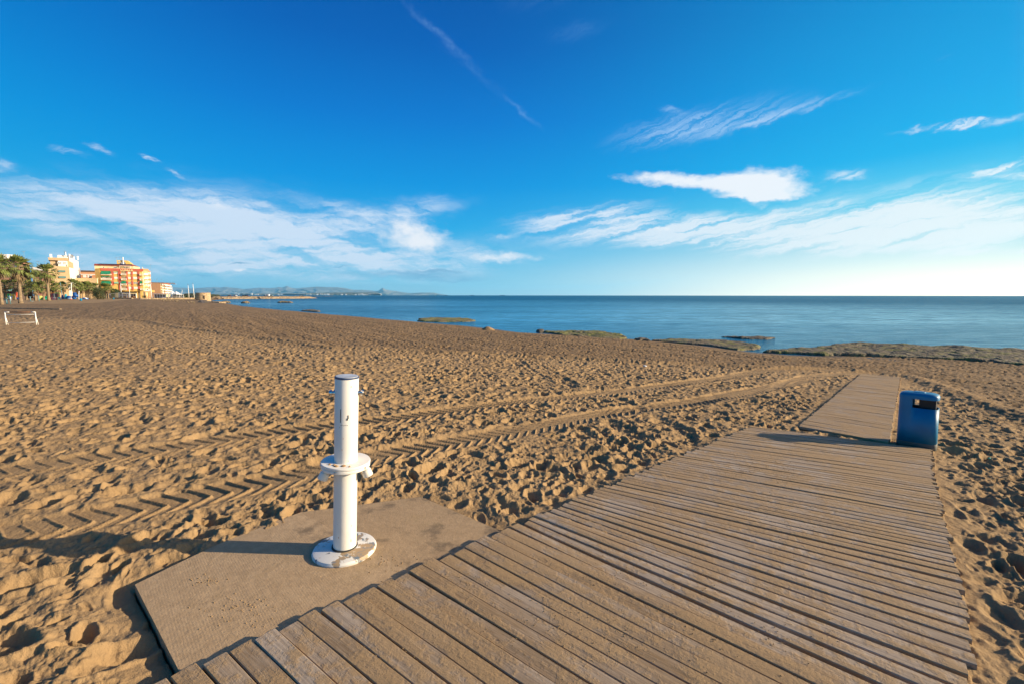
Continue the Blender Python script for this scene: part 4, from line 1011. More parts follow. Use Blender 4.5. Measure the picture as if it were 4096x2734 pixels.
for i, (y0, y1) in enumerate(rows_):
    for x0, x1 in ((466, 528), (632, 690), (800, 842), (912, 956), (1056, 1106)):
        dx = i * 6
        if i == 3 and x0 == 466: continue
        m = MB(); F.rect(m, x0 + dx, y0, x1 + dx, y1, .20, 0); m.build('red_panel', red, hotel, bevel=.12)
m = MB(); F.rect(m, 640, 590, 655, 1030, .30, 0); F.rect(m, 670, 590, 684, 1030, .30, 0); m.build('pilaster', red, hotel)
shade_in = pmat('recess_shade', (.30, .24, .16), .9)  # balcony recesses are flat panels with their shade put into the colour
for i, (y0, y1) in enumerate(((592, 670), (705, 785), (815, 895))):
    m = MB(); F.rect(m, 250 + 5 * i, y0, 460 + 5 * i, y1, .03, 0); m.build('recess', shade_in, hotel)
    rail(F, 243 + 5 * i, (648, 746, 870)[i], 470 + 4 * i, (672, 785, 898)[i], white_m, hotel, .9, slab_mat=yel)
    if i == 1: window(F, 280, 718, 350, 750, hotel, 1, shutter=white_m)
def awning(F, x0, y0, x1, y1, mat, root, out=1.1):
    u0, u1 = F.hit(x0, y0)[0], F.hit(x1, y0)[0]; z1 = F.hit((x0 + x1) / 2, y0)[1]; z0 = F.hit((x0 + x1) / 2, y1, out)[1]
    P_ = lambda u, o: F.a + F.d * u + F.n * o
    a, b, c, d = P_(u0, .05), P_(u1, .05), P_(u1, out), P_(u0, out)
    MB().add([(a.x, a.y, z1), (b.x, b.y, z1), (c.x, c.y, z0 + .25), (d.x, d.y, z0 + .25), (a.x, a.y, z1 - .05), (b.x, b.y, z1 - .05), (c.x, c.y, z0), (d.x, d.y, z0)],
             [(3, 2, 1, 0), (4, 5, 6, 7), (2, 3, 7, 6), (0, 4, 7, 3), (1, 2, 6, 5), (0, 1, 5, 4)]).build('awning', mat, root)
awning(F, 250, 588, 460, 652, green, hotel, 1.25); awning(F, 252, 702, 462, 716, green, hotel, .8); awning(F, 262, 812, 472, 876, green, hotel, 1.25)
for i, (y0, y1) in enumerate(((612, 648), (718, 757))): window(F, 532 + 8 * i, y0, 620 + 8 * i, y1, hotel, 2, shutter=white_m)
awning(F, 530, 602, 620, 616, pgreen, hotel, .4); awning(F, 545, 828, 640, 866, pgreen, hotel, .5)
for i, (y0, y1) in enumerate(((600, 642), (708, 752), (815, 862), (925, 972))):
    m = MB(); F.rect(m, 700 + 6 * i, y0, 800 + 6 * i, y1 + 30, .03, 0); m.build('recess', shade_in, hotel)
    rail(F, 693 + 7 * i, (643, 754, 867, 977)[i], 803 + 6 * i, (677, 789, 902, 1010)[i], white_m, hotel, .8, slab_mat=yel)
awning(F, 705, 813, 808, 862, green, hotel, 1.1)
for i, (y0, y1) in enumerate(((608, 652), (718, 765), (835, 872), (940, 986))):
    window(F, 846 + 6 * i, y0, 906 + 6 * i, y1, hotel, 2, shutter=None if i == 2 else white_m); window(F, 960 + 7 * i, y0, 1046 + 7 * i, y1, hotel, 3, shutter=None if i == 2 else white_m)
for i, (y0, y1) in enumerate(((650, 685), (757, 792), (868, 900), (978, 1010))):
    rail(F, 1110 + 5 * i, y0, 1188 + 4 * i, y1, white_m, hotel, .8, slab_mat=yel)
awning(F, 1122, 816, 1180, 866, green, hotel, 1.0)
# ground floor
m = MB(); F.rect(m, 1128, 1040, 1180, 1190, .0, 1.2, zb=0); m.build('corner_column', yel, hotel)
m = MB(); F.rect(m, 1050, 1045, 1075, 1190, -.6, 1.6, zb=0); m.build('column', yel, hotel)
for x0, x1 in ((720, 736), (1026, 1042)): m = MB(); F.rect(m, x0, 1085, x1, 1190, .5, 0, zb=0); m.build('door_frame', frame_m, hotel)
m = MB(); F.rect(m, 720, 1078, 1042, 1092, .5, 0); m.build('lintel', cream, hotel)
for x0, x1 in ((640, 700), (905, 930), (955, 985)): m = MB(); F.rect(m, x0, 1100, x1, 1170, -2.6, 3.0, off=-2.6); m.build('shop_window', white_m, hotel)
m = MB(); F.rect(m, 730, 1155, 1020, 1178, -1.0, 1.2, off=-1.); m.build('wicker_screen', pmat('wicker', (.28, .13, .05), .9, var=.3), hotel)
# attic, roof, panels, penthouse
A = Facade(142, YH + 8, 1010, YH + 15, Z2)
za0, za1, za2 = zt - .1, A.hit(500, 470)[1], A.hit(500, 430)[1]
foot([A.a, A.b, A.b + Vector((-3, 8)), A.a + Vector((2, 8))], za0, za1, 'attic_wall', cream, hotel)
m = MB(); q = [A.a + A.n * .5 - A.d * .1, A.b + A.n * .5 - A.d * .6, A.b + Vector((-3, 8)), A.a + Vector((2, 8))]; q2 = [A.a - A.n * .4, A.b - A.n * .6 - A.d * 1.4, A.b + Vector((-4, 6)), A.a + Vector((3, 7))]
m.add([(p_.x, p_.y, za1) for p_ in q] + [(p_.x, p_.y, za2) for p_ in q2], [(3, 2, 1, 0), (4, 5, 6, 7), (0, 1, 5, 4), (1, 2, 6, 5), (2, 3, 7, 6), (3, 0, 4, 7)]); m.build('roof', maroon, hotel)
for i in range(9):
    x0 = 192 + i * 84; yy = 420 + i * 2.0
    m = MB(); A.rect(m, x0, yy, x0 + 76, yy + 18, .1, .5); m.build('solar_panel', solar, hotel)
for x0, y0, x1, y1, n_ in ((285, 490, 324, 520, 1), (402, 498, 440, 522, 2), (527, 492, 612, 522, 3), (757, 502, 900, 528, 5), (235, 490, 280, 520, 1)): window(A, x0, y0, x1, y1, hotel, n_, shutter=cream if x0 == 235 else None)
m = MB(); A.rect(m, 660, 470, 908, 480, 1.2, 0); 
for x0 in (660, 782, 900): A.rect(m, x0, 478, x0 + 6, 528, 1.2, -1.1)
m.build('pergola', white_m, hotel)
PH = Facade(600, YH + 13, 930, YH + 16, Z2); u = [PH.hit(x, 400)[0] for x in (600, 825, 930)]; zb_ = PH.hit(700, 432)[1]; zc_ = PH.hit(700, 347)[1]
pts = [(u[0], zb_), (u[2], zb_), (u[1], zc_), (u[0], zc_)]; P_ = lambda a, o: PH.a + PH.d * a - PH.n * o
MB().add([(*P_(a, 0), z) for a, z in pts] + [(*P_(a, 5), z) for a, z in pts], [(0, 1, 2, 3), (7, 6, 5, 4), (0, 4, 5, 1), (1, 5, 6, 2), (2, 6, 7, 3), (3, 7, 4, 0)]).build('penthouse', yel, hotel)
window(PH, 630, 360, 672, 402, hotel, 2)
a = PH.hit(738, 345)[1]; x_ = PH.hit(738, 300)[0]; p0 = P_(x_, -.4); MB().tube([(p0.x, p0.y, zb_), (p0.x, p0.y, PH.hit(738, 278)[1])], .28, 8).build('chimney_pipe', metal_m, hotel)
for x0, yt, kd in ((592, 285, 0), (672, 272, 0)):
    p0 = P_(PH.hit(x0, 340)[0], .2); aerial(Vector((p0.x, p0.y, zc_)), PH.hit(x0, yt)[1] - zc_, hotel, kd)
for x0 in (722, 775): p0 = P_(PH.hit(x0, 412)[0], -.6); dish(Vector((p0.x, p0.y, PH.hit(x0, 412)[1])), .75, hotel)
# lettering
tcu = bpy.data.curves.new('sign_letters', 'FONT'); tcu.body = 'LUMAR'; tcu.extrude = .12; tcu.offset = .045; tcu.space_character = 1.22
tob = bpy.data.objects.new('sign_letters', tcu); COL.objects.link(tob)
dg_ = bpy.context.evaluated_depsgraph_get(); dg_.update(); tme = bpy.data.meshes.new_from_object(tob.evaluated_get(dg_)); bpy.data.objects.remove(tob)
xs = [v.co.x for v in tme.vertices]; ys = [v.co.y for v in tme.vertices]
u0, z1 = F.hit(680, 549, .3); u1, z0 = F.hit(970, 592, .3)
for v in tme.vertices:
    uu = u0 + (v.co.x - min(xs)) / (max(xs) - min(xs)) * (u1 - u0); hh = z0 + (v.co.y - min(ys)) / (max(ys) - min(ys)) * (z1 - z0); p0 = F.a + F.d * uu + F.n * (.34 + v.co.z * .5); v.co = Vector((p0.x, p0.y, hh)) - hotel.location
tme.materials.append(pmat('sign_cream', (.80, .62, .30), .6)); o = bpy.data.objects.new('sign_letters', tme); COL.objects.link(o); o.parent = hotel

# --- orange apartment tower beside the hotel
oran = pmat('orange_brick', (.56, .27, .13), .9, var=.08, vscale=.6)
F2 = Facade(1185, YH + 24, 1305, YH + 27, Z2); F3 = Facade(1305, YH + 27, 1378, YH + 48, Z2)
ap = thing('apartment_block', 'slim orange and cream apartment block adjoining the right end of the hotel', 'apartment block', (F2.b.x, F2.b.y + 5, 0))
foot([F2.a, F2.b, F3.b, F3.b + Vector((-8, 2))], 0, F2.hit(1240, 545)[1], 'wall', oran, ap)
for i, (y0, y1) in enumerate(((640, 668), (735, 760), (825, 845), (910, 930), (1008, 1028))):
    m = MB(); F2.rect(m, 1215 + 4 * i, y0 - 40, 1300 + 2 * i, y0 + 5, .03, 0); m.build('recess', pmat('block_recess', (.50, .36, .22), .9), ap)
    rail(F2, 1212 + 4 * i, y0, 1302 + 3 * i, y1, white_m, ap, .8, 'solid' if i in (0, 1) else 'baluster')
    if i: window(F2, 1245 + 3 * i, y0 - 30, 1292 + 3 * i, y0, ap, 2)
    m = MB(); F3.rect(m, 1308, y0 - 25 + 2, 1330, y0 + 20, .05, 0); F3.rect(m, 1340, y0 - 20, 1356, y0 + 18, .05, 0); m.build('side_trim', white_m, ap)
m = MB(); F2.rect(m, 1180, 540, 1308, 556, .3, 0); m.build('cornice', oran, ap); F2.rect(MB(), 0, 0, 1, 1)
m = MB(); F2.rect(m, 1240, 915, 1300, 932, .9, -.85); m.build('banner', pmat('yellow_cloth', (.8, .65, .02), .7), ap)
for x0, x1 in ((1205, 1232), (1262, 1290)): m = MB(); F2.rect(m, x0, 1070, x1, 1160, .05, 0); m.build('shop_window', cream, ap)
m = MB(); F3.rect(m, 1385, 1015, 1447, 1060, .2, 0); m.build('annex', pmat('orange_annex', (.62, .36, .10), .9), ap)
p0 = F2.b; aerial(Vector((F2.a.x + 3, F2.a.y + 3, F2.hit(1240, 545)[1])), 2.6, ap, 0)

# --- brown brick block further off
bb = pmat('brown_brick', (.19, .105, .06), .95, var=.12, vscale=.7)
F4 = Facade(1385, 330, 1580, 338, Z2); F5 = Facade(1580, 338, 1790, 392, Z2)
b4 = thing('apartment_block', 'distant brown brick apartment block with white balconies down its sunny side', 'apartment block', (F4.b.x, F4.b.y, 0))
zt4 = F4.hit(1480, 860)[1]
foot([F4.a, F4.b, F5.b, F5.b + Vector((-25, 5)), F4.a + Vector((-2, 8))], 0, zt4, 'wall', bb, b4)
foot([F4.a + Vector((-1, -.5)), F4.b + Vector((.2, -.5)), F4.b + Vector((.5, 14)), F4.a + Vector((-1, 14))], zt4, zt4 + .7, 'roof', roof_dark, b4)
m = MB(); F5.ubox(m, 0, (F5.b - F5.a).length, 0, zt4 - .2, .1, 0); m.build('sunny_wall', cream, b4)
m = MB(); F5.ubox(m, 8, (F5.b - F5.a).length, zt4 - .2, zt4 + .8, .3, 4); m.build('roof_edge', pmat('roof_tile', (.55, .16, .08), .9), b4)
for i, yb in enumerate((900, 960, 1020, 1070)):
    z0 = F5.hit(1640, yb + 20)[1]; L_ = (F5.b - F5.a).length
    for u0, u1, o_ in ((.0, .14, 1.0), (.2, .95, 1.4)):
        mb = MB(); F5.ubox(mb, u0 * L_, u1 * L_, z0, z0 + .25, o_, 0); q = mb.build('balcony', pmat('peach_slab', (.66, .38, .24), .9), b4)
        mb = MB(); F5.ubox(mb, u0 * L_, u1 * L_, z0 + .25, z0 + 1.2, o_, -(o_ - .1)); mb.build('railing', white_m, q)
    for u in (.3, .5, .7): mb = MB(); F5.ubox(mb, u * L_, u * L_ + 2.2, z0 + .25, z0 + 2.2, .13, 0); mb.build('window', glass_m if i % 2 else frame_m, b4)
for x0 in (1435, 1545): p0 = F4.a + F4.d * F4.hit(x0, 900)[0]; aerial(Vector((p0.x, p0.y + 3, zt4)), 3.2, b4, 0)

# --- beige apartment house with the white side wall
beige = pmat('beige_brick', (.50, .35, .20), .92, var=.07, vscale=.8, bump=.3, bscale=3, bdist=.05); bwhite = pmat('side_white', (.82, .77, .70), .85); teal = pmat('teal_glass', (.06, .19, .20), .25)
B1 = Facade(1115, 214, 1575, 218.8, Z1); B2 = Facade(1548, 218.6, 1800, 250, Z1)
bh = thing('apartment_block', 'tall beige apartment house with stepped roof and a blank white side wall', 'apartment block', (B1.b.x, B1.b.y + 5, 0))
z2_, z1_, zt_ = B1.hit(1300, 480)[1], B1.hit(1300, 900)[1], B1.hit(1350, 290)[1]
Bl = B1.a + B1.d * B1.hit(965, 600)[0]
foot([Bl - B1.n * 2, B1.a, B2.a - B2.n * .2, B2.b - B2.n * .2, Bl + Vector((-26, 26))], 0, z2_, 'wall', beige, bh)
e1 = B1.a + B1.d * B1.hit(1535, 400)[0]
foot([Bl - B1.n * 1.6, B1.a + B1.n * .5, e1 + B1.n * .5, e1 - B1.n * 1, Bl - B1.n * 4], z2_, z1_, 'terrace_parapet', beige, bh)
a_ = B1.a + B1.d * B1.hit(1120, 400)[0] - B1.n * 1.5
foot([a_, e1 - B1.n * 1.2, B2.b - B2.n * .3, a_ + Vector((-22, 25))], z2_, B1.hit(1350, 350)[1], 'attic_wall', beige, bh)
foot([a_ + B1.n * .9 - B1.d * .5, e1 + B1.n * .2, e1 - B1.n * 1.5, B2.a - B2.n * .5 + B2.d * 14, a_ + Vector((-12, 12))], B1.hit(1350, 350)[1], zt_, 'roof_parapet', beige, bh)
Ls = (B2.b - B2.a).length
MB().add([(*(B2.a + B2.n * .12), 0), (*(B2.b + B2.n * .12), 0), (*(B2.b + B2.n * .12), B2.hit(1775, 378)[1]), (*(B2.a + B2.n * .12), B2.hit(1560, 300)[1]),
          (*(B2.a - B2.n * 3), 0), (*(B2.b - B2.n * 3), 0), (*(B2.b - B2.n * 3), B2.hit(1775, 378)[1]), (*(B2.a - B2.n * 3), B2.hit(1560, 300)[1])],
         [(0, 1, 2, 3), (7, 6, 5, 4), (3, 2, 6, 7), (1, 5, 6, 2), (0, 3, 7, 4)]).build('side_wall', bwhite, bh)
FS = Facade(1715, 251, 1805, 256, Z1); m = MB(); FS.rect(m, 1718, 515, 1806, 900, .0, 6, zb=0); m.build('rear_wing', pmat('mauve_shade_wall', (.42, .33, .30), .9), bh)  # the wing's shade is put into its mauve colour
for i, (y0, y1) in enumerate(((572, 608), (705, 742), (842, 878))):
    m = MB(); B1.rect(m, 1310 + 8 * i, y0 - 70, 1470 + 8 * i, y1, .03, 0); m.build('recess', pmat('ochre_recess', (.50, .36, .16), .9), bh)
    window(B1, 1350 + 8 * i, y0 - 50, 1450 + 8 * i, y0, bh, 2, shutter=pmat('grey_shutter', (.45, .42, .38), .8))
    rail(B1, 1308 + 10 * i, y0, 1465 + 12 * i, y1, teal, bh, .9, 'solid', slab_mat=beige)
window(B1, 1285, 388, 1378, 422, bh, 2); window(B1, 1435, 388, 1488, 422, bh, 2)
m = MB(); B1.rect(m, 1280, 490, 1292, 900, .12, 0); B1.rect(m, 1515, 440, 1528, 890, .12, 0); m.build('downpipe', pmat('downpipe_cream', (.60, .46, .30), .8), bh)
top = MB()
for x0, yb, yt, w in ((1140, 285, 228, .8), (1345, 280, 240, .5), (1655, 340, 318, .6), (1745, 372, 335, .6)):
    p0 = B1.a + B1.d * B1.hit(x0, 300)[0] - B1.n * 4; k = p0.y / FPX / 5.593; top.box((p0.x, p0.y, zt_ + (yb - yt) * k * .5), (w, w, (yb - yt) * k + 1), R(45))
top.build('chimney', bwhite, bh)
for x0, yb, yt in ((1472, 290, 150), (1552, 300, 195), (1588, 305, 210)):
    p0 = B1.a + B1.d * B1.hit(x0, 300)[0] - B1.n * 4; MB().tube([(p0.x, p0.y, zt_ - .5), (p0.x, p0.y, zt_ + (yb - yt) * p0.y / FPX / 5.593)], .3 if x0 < 1500 else .17, 8).build('chimney_pipe', metal_m, bh)
foot([B1.a + B1.d * B1.hit(x, 300)[0] - B1.n * o_ for x, o_ in ((1290, 5), (1560, 5), (1560, 11), (1300, 11))], zt_ - .2, zt_ + 1.5, 'stair_head', bwhite, bh)
p0 = B1.a + B1.d * B1.hit(1610, 260)[0] - B1.n * 3.5; dish(Vector((p0.x, p0.y, zt_ + 1.2)), .8, bh)
aerial(Vector((B1.a.x + 5, B1.a.y + 4, zt_)), 3.2, bh)

# --- low orange block behind the cream wall, and the wall
cw = Facade(1700, 236, 2185, 236, Z1); tn_ = thing('boundary_wall', 'tall plain cream wall between the beige apartment house and the hotel', 'wall', (cw.a.x + 8, cw.a.y, 0))
m = MB(); cw.rect(m, 1700, 748, 2175, 900, .0, .5, zb=0); m.build('wall_panel', pmat('cream_render', (.72, .56, .34), .9), tn_)
m = MB(); cw.rect(m, 1698, 744, 2178, 752, .12, .62); m.build('coping', cream, tn_)
lo = Facade(1790, 272, 2190, 276, Z1); lb_ = thing('low_house', 'low orange brick house with planted roof terrace behind the cream wall', 'house', (lo.a.x + 12, lo.a.y + 4, 0))
m = MB(); lo.rect(m, 1795, 612, 2190, 760, 0, 9, zb=0); m.build('wall', oran, lb_)
m = MB(); lo.rect(m, 1795, 655, 2190, 672, .15, 0); m.build('white_band', white_m, lb_)
m = MB(); lo.rect(m, 1800, 575, 2160, 610, -1.5, 6, off=-1.5); m.build('roof_terrace', roof_dark, lb_)
for x0, x1 in ((1855, 1930), (1955, 1995), (2020, 2070)): window(lo, x0, 678, x1, 732, lb_, 1, shutter=white_m)
m = MB(); lo.rect(m, 2055, 690, 2170, 760, 1.0, 0); m.build('gable', oran, lb_)

# --- brown building behind the tall palms on the far left
tanb = pmat('tan_brick', (.26, .17, .11), .9, var=.1, vscale=.6); salm = pmat('salmon_band', (.46, .23, .16), .9)
L1 = Facade(-500, 196, 440, 200, Z1); L2 = Facade(440, 200, 660, 226, Z1)
lf = thing('apartment_block', 'brown apartment block with salmon roof band behind the palms at the far left', 'apartment block', (L1.b.x - 5, L1.b.y + 6, 0))
zl, zl2 = L1.hit(300, 318)[1], L1.hit(300, 380)[1]
foot([L1.a, L1.b, L2.b, L2.b + Vector((-30, 8)), L1.a + Vector((-4, 26))], 0, zl2, 'wall', tanb, lf)
foot([L1.a + L1.n * .4, L1.b + Vector((.3, -.4)), L2.b + Vector((.5, 0)), L2.b + Vector((-30, 8)), L1.a + Vector((-4, 26))], zl2, zl, 'roof_band', salm, lf)
m = MB(); L1.rect(m, -400, 205, 160, 320, -3, 9, off=-3); m.build('roof_house', white_m, lf)
for y0, y1, x1 in ((738, 780, 590), (520, 560, 900)):
    m = MB(); L1.rect(m, -480, y0, 440, y1, 1.3, -1.15); m.build('balcony_front', salm, lf); m = MB(); L1.rect(m, -480, y1 - 6, 440, y1 + 4, 1.15, 0); m.build('balcony_floor', tanb, lf)
m = MB(); L1.rect(m, 320, 690, 410, 738, .1, 0); m.build('curtain', frame_m, lf)
for x0 in (60, 200, 330): window(L1, x0, 600 if x0 != 330 else 450, x0 + 70, 660 if x0 != 330 else 500, lf, 2)
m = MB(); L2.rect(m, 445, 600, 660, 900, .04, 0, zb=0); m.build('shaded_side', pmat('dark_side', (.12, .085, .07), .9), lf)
for x0 in (525, 568): p0 = L2.a + L2.d * L2.hit(x0, 330)[0]; dish(Vector((p0.x, p0.y, zl + 1.0)), .8 if x0 == 568 else .45, lf)
p0 = L1.a + L1.d * L1.hit(385, 320)[0]; aerial(Vector((p0.x, p0.y + 3, zl)), 3.6, lf)
sb = Facade(725, 262, 975, 264, Z1); s4 = thing('house', 'pale terraced house glimpsed between the brown and the beige apartment blocks', 'house', (sb.a.x + 8, sb.a.y + 4, 0))
m = MB(); sb.rect(m, 725, 500, 975, 900, 0, 8, zb=0); m.build('wall', salm, s4)
m = MB(); sb.rect(m, 725, 500, 970, 570, .15, 0); m.build('white_parapet', white_m, s4)
m = MB(); sb.rect(m, 760, 576, 980, 700, .2, 0); m.build('brown_front', tanb, s4)
m = MB(); sb.rect(m, 826, 480, 862, 510, .3, 1.5); m.build('chimney', bwhite, s4)
for x0 in (768, 805, 940): p0 = sb.a + sb.d * sb.hit(x0, 500)[0]; aerial(Vector((p0.x, p0.y + 2, sb.hit(800, 500)[1])), 3.4, s4)

# ------------------------------------------------------------------ promenade
stone = mat_rock('pale_stone', (.34, .235, .14), (.55, .41, .26), None); white_p = pmat('mast_white', (.80, .79, .78), .5)
def wall_strip(name, label, pts, h, th, mat, z0=-.1, cat='wall', n=60, rough=.15):
    m = MB(); P0 = [Vector(p_[:2]) for p_ in pts]; seg = []
    for a, b in zip(P0[:-1], P0[1:]):
        for i in range(n): seg.append(a.lerp(b, i / n))
    seg.append(P0[-1]); r_ = random.Random(4); vs = []
    for i, q in enumerate(seg):
        d = (seg[min(i + 1, len(seg) - 1)] - seg[max(i - 1, 0)]).normalized(); nn = Vector((d.y, -d.x)); k = h * (1 + r_.uniform(-rough, rough)); j = r_.uniform(0, .12)
        zz = z0
        vs += [(*(q + nn * (th / 2 + j)), zz), (*(q + nn * (th / 2 * .9 + j * .5)), zz + k), (*(q - nn * th / 2), zz + k), (*(q - nn * th / 2), zz)]
    m.add(vs, [(4 * i + a, 4 * i + 4 + a, 4 * i + 4 + (a + 1) % 4, 4 * i + (a + 1) % 4) for i in range(len(seg) - 1) for a in range(4)] + [(0, 1, 2, 3), tuple(4 * (len(seg) - 1) + i for i in (3, 2, 1, 0))])
    return tag(m.build(name, mat, None), label, cat)
wall_strip('stone_wall', 'low pale stone wall along the promenade in front of the hotel', [far(455, 1195.5, 0), far(530, 1196, 0)], .55, .6, stone)
wall_strip('stone_wall', 'long low stone wall running from the hotel corner to the round tower', [far(560, 1198, 0), far(640, 1197.5, 0), far(720, 1197, 0), far(800, 1197, -.1)], .60, .7, stone)
# street lamps and masts
def mast(name, label, px, py, tx, ty, w, bend=0, cat='lamp post', group='white masts along the promenade', lamp=False):
    q = ground_px(px, py); k = q.y / FPX; t = PT(tx, ty, q.y); o = thing(name, label, cat, (q.x, q.y, 0), group)
    pts = [Vector((q.x, q.y, 0)), Vector((q.x + (t.x - q.x) * .55, q.y, t.z * .55))]
    if bend:
        pts = [Vector((q.x, q.y, 0)), Vector((q.x, q.y, t.z * .45)), Vector((q.x + bend * .08, q.y, t.z * .75)), Vector((q.x + (t.x - q.x) * .5, q.y, t.z * .94)), Vector((t.x, q.y, t.z))]
    else: pts.append(Vector((t.x, q.y, t.z)))
    MB().tube(pts, [w * k * (1 - .55 * i / (len(pts) - 1)) for i in range(len(pts))], 8).build('pole', white_p, o, True)
    if lamp: MB().box((t.x + bend * .15, q.y, t.z), (1.0, .35, .18)).build('lamp_head', frame_m, o)
    else: MB().tube([pts[-1], pts[-1] + (pts[-1] - pts[-2]).normalized() * .9], [w * k * .5, w * k * .35], 8).build('tip', pmat('mast_tip', (.12, .14, .2), .5), o)
    return o
mast('light_mast', 'white tapering mast nearest the round green tree', *Z2(706, 1192), *Z2(683, 860), 1.5, cat='mast')
mast('light_mast', 'white tapering mast in front of the hotel shopfront', *Z2(900, 1200), *Z2(868, 885), 1.25, cat='mast')
mast('light_mast', 'thick white mast at the right edge of the slim orange block', *Z2(1382, 1192), *Z2(1352, 875), 1.7, cat='mast')
mast('light_mast', 'thin white mast close behind the thick one', *Z2(1368, 1188), *Z2(1347, 860), .8, cat='mast')
mast('street_lamp', 'curved white street lamp bending left before the brown brick block', *Z2(1752, 1186), *Z2(1680, 878), 1.2, -3, lamp=True)
mast('street_lamp', 'curved white street lamp bending right against the distant hills', *Z2(1842, 1188), *Z2(1890, 880), 1.2, 3, lamp=True)
mast('light_mast', 'short white mast leaning to the right beyond the beach huts', *Z2(2036, 1170), *Z2(2066, 1010), 1.0, cat='mast')
mast('light_mast', 'dark-tipped white mast left of the round tower', *Z2(2216, 1186), *Z2(2194, 905), 1.3, cat='mast')
mast('light_mast', 'tall red-banded white mast nearest the round tower', *Z2(2333, 1186), *Z2(2302, 880), 1.4, cat='mast')
# beach restaurant
q = ground_px(620, 1193.5); k = q.y / FPX
bar = thing('beach_restaurant', 'white-canopied beach restaurant terrace below the brown brick block', 'restaurant', (q.x, q.y, 0))
def XZ(x, y, Y): p_ = PT(*Z2(x, y), Y); return p_
Yb = q.y
def sbox(mb, x0, y0, x1, y1, dep, Y=None, z0=None):
    Y = Y or Yb; a, b = XZ(x0, y1, Y), XZ(x1, y0, Y); zz = a.z if z0 is None else z0
    q_ = dep * .72
    return mb.hexa([(a.x, Y, zz), (b.x, Y, zz), (b.x - q_, Y + q_, zz), (a.x - q_, Y + q_, zz), (a.x, Y, b.z), (b.x, Y, b.z), (b.x - q_, Y + q_, b.z), (a.x - q_, Y + q_, b.z)])
sbox(MB(), 1430, 1092, 1700, 1104, 8).build('canopy', white_p, bar)
sbox(MB(), 1450, 1110, 1700, 1180, .3, Yb + 7, 0).build('back_wall', pmat('bar_shade', (.13, .11, .10), .9), bar)
for x in (1440, 1500, 1560, 1620, 1690): sbox(MB(), x, 1100, x + 5, 1182, .15, Yb, 0).build('canopy_post', white_p, bar)
m = MB(); r_ = random.Random(2)
for i in range(12): x = 1465 + i * 19; sbox(m, x, 1140 + r_.uniform(0, 10), x + 12, 1152 + r_.uniform(0, 4), 1.0, Yb + 2 + (i % 3))
m.build('table_tops', white_p, bar)
m = MB()
for i in range(9): x = 1470 + i * 25; sbox(m, x, 1148, x + 8, 1178, .5, Yb + 1.5 + (i % 2), 0)
m.build('chairs', pmat('chair_blue', (.03, .07, .16), .6), bar)
sbox(MB(), 1600, 1170, 1700, 1182, 1.5, Yb - .5).build('white_counter', white_p, bar)
tents = [(1705, 1760, 1100, 1182, 'nearest the brown brick block'), (1770, 1830, 1095, 1182, 'right of the lamp that bends left'), (1850, 1930, 1105, 1180, 'behind the lamp that bends right'), (1935, 2000, 1115, 1178, 'last before the leaning mast')]
for i, (x0, x1, yt, yb, lb) in enumerate(tents):
    a, b = XZ(x0, yb, Yb + 6), XZ(x1, yt, Yb + 6); w = b.x - a.x; o = thing('beach_tent', 'white open beach tent ' + lb, 'tent', (a.x + w / 2, Yb + 6, 0), 'white tents beside the beach restaurant')
    for sx in (0, 1):
        for sy in (0, 1): MB().box((a.x + w * sx, Yb + 6 + 3 * sy, b.z * .5), (.15, .15, b.z)).build('leg', white_p, o)
    pk = 1.5 if i in (1, 2) else .4
    MB().add([(a.x - .2, Yb + 5.8, b.z), (b.x + .2, Yb + 5.8, b.z), (b.x + .2, Yb + 9.2, b.z), (a.x - .2, Yb + 9.2, b.z), (a.x + w / 2, Yb + 7.5, b.z + pk)], [(0, 1, 4), (1, 2, 4), (2, 3, 4), (3, 0, 4), (3, 2, 1, 0)]).build('tent_roof', white_p, o)
    MB().box((a.x + w / 2, Yb + 9, b.z * .3), (w, .1, b.z * .6)).build('back_sheet', white_p, o)
# white kiosk terrace before the hotel
q = ground_px(500, 1194.5); Yk = q.y
tr_ = thing('terrace_canopy', 'white sail-roofed terrace in front of the hotel left of its door', 'canopy', (q.x, Yk, 0))
sbox(MB(), 640, 1068, 860, 1082, 5, Yk + 1).build('canopy_roof', pmat('grey_sail', (.55, .55, .57), .8), tr_)
for x in (645, 720, 815, 858): sbox(MB(), x, 1080, x + 9, 1190, .2, Yk, 0).build('canopy_post', white_p, tr_)
sbox(MB(), 735, 1155, 815, 1186, .2, Yk + .6).build('wicker_screen', MATS['wicker'], tr_)
sbox(MB(), 860, 1080, 892, 1190, .3, Yk + .3, 0).build('side_panel', white_p, tr_)
sbox(MB(), 650, 1098, 800, 1150, .15, Yk + 3.0).build('menu_wall', pmat('menu_grey', (.42, .42, .45), .7), tr_)
q = ground_px(440, 1194.5); o = thing('cabinet', 'tall white cabinet beside the palms left of the round green tree', 'cabinet', (q.x, q.y, 0))
sbox(MB(), 430, 1105, 466, 1192, 1.2, q.y, 0).build('cabinet_body', white_p, o); sbox(MB(), 427, 1098, 469, 1106, 1.5, q.y - .15).build('cabinet_roof', frame_m, o)
q = ground_px(466, 1195); wl_ = thing('garden_wall', 'pale garden wall with tall end piers left of the terrace', 'wall', (q.x, q.y + 2, 0))
sbox(MB(), 566, 1075, 600, 1192, .5, q.y, 0).build('pier', cream, wl_); sbox(MB(), 606, 1075, 638, 1192, .5, q.y + .1, 0).build('pier', cream, wl_); sbox(MB(), 345, 1085, 565, 1098, .4, q.y + 2).build('top_rail', white_p, wl_); sbox(MB(), 345, 1130, 565, 1192, .3, q.y + 2.1, 0).build('wall_panel', pmat('wall_shade', (.40, .34, .28), .9), wl_)
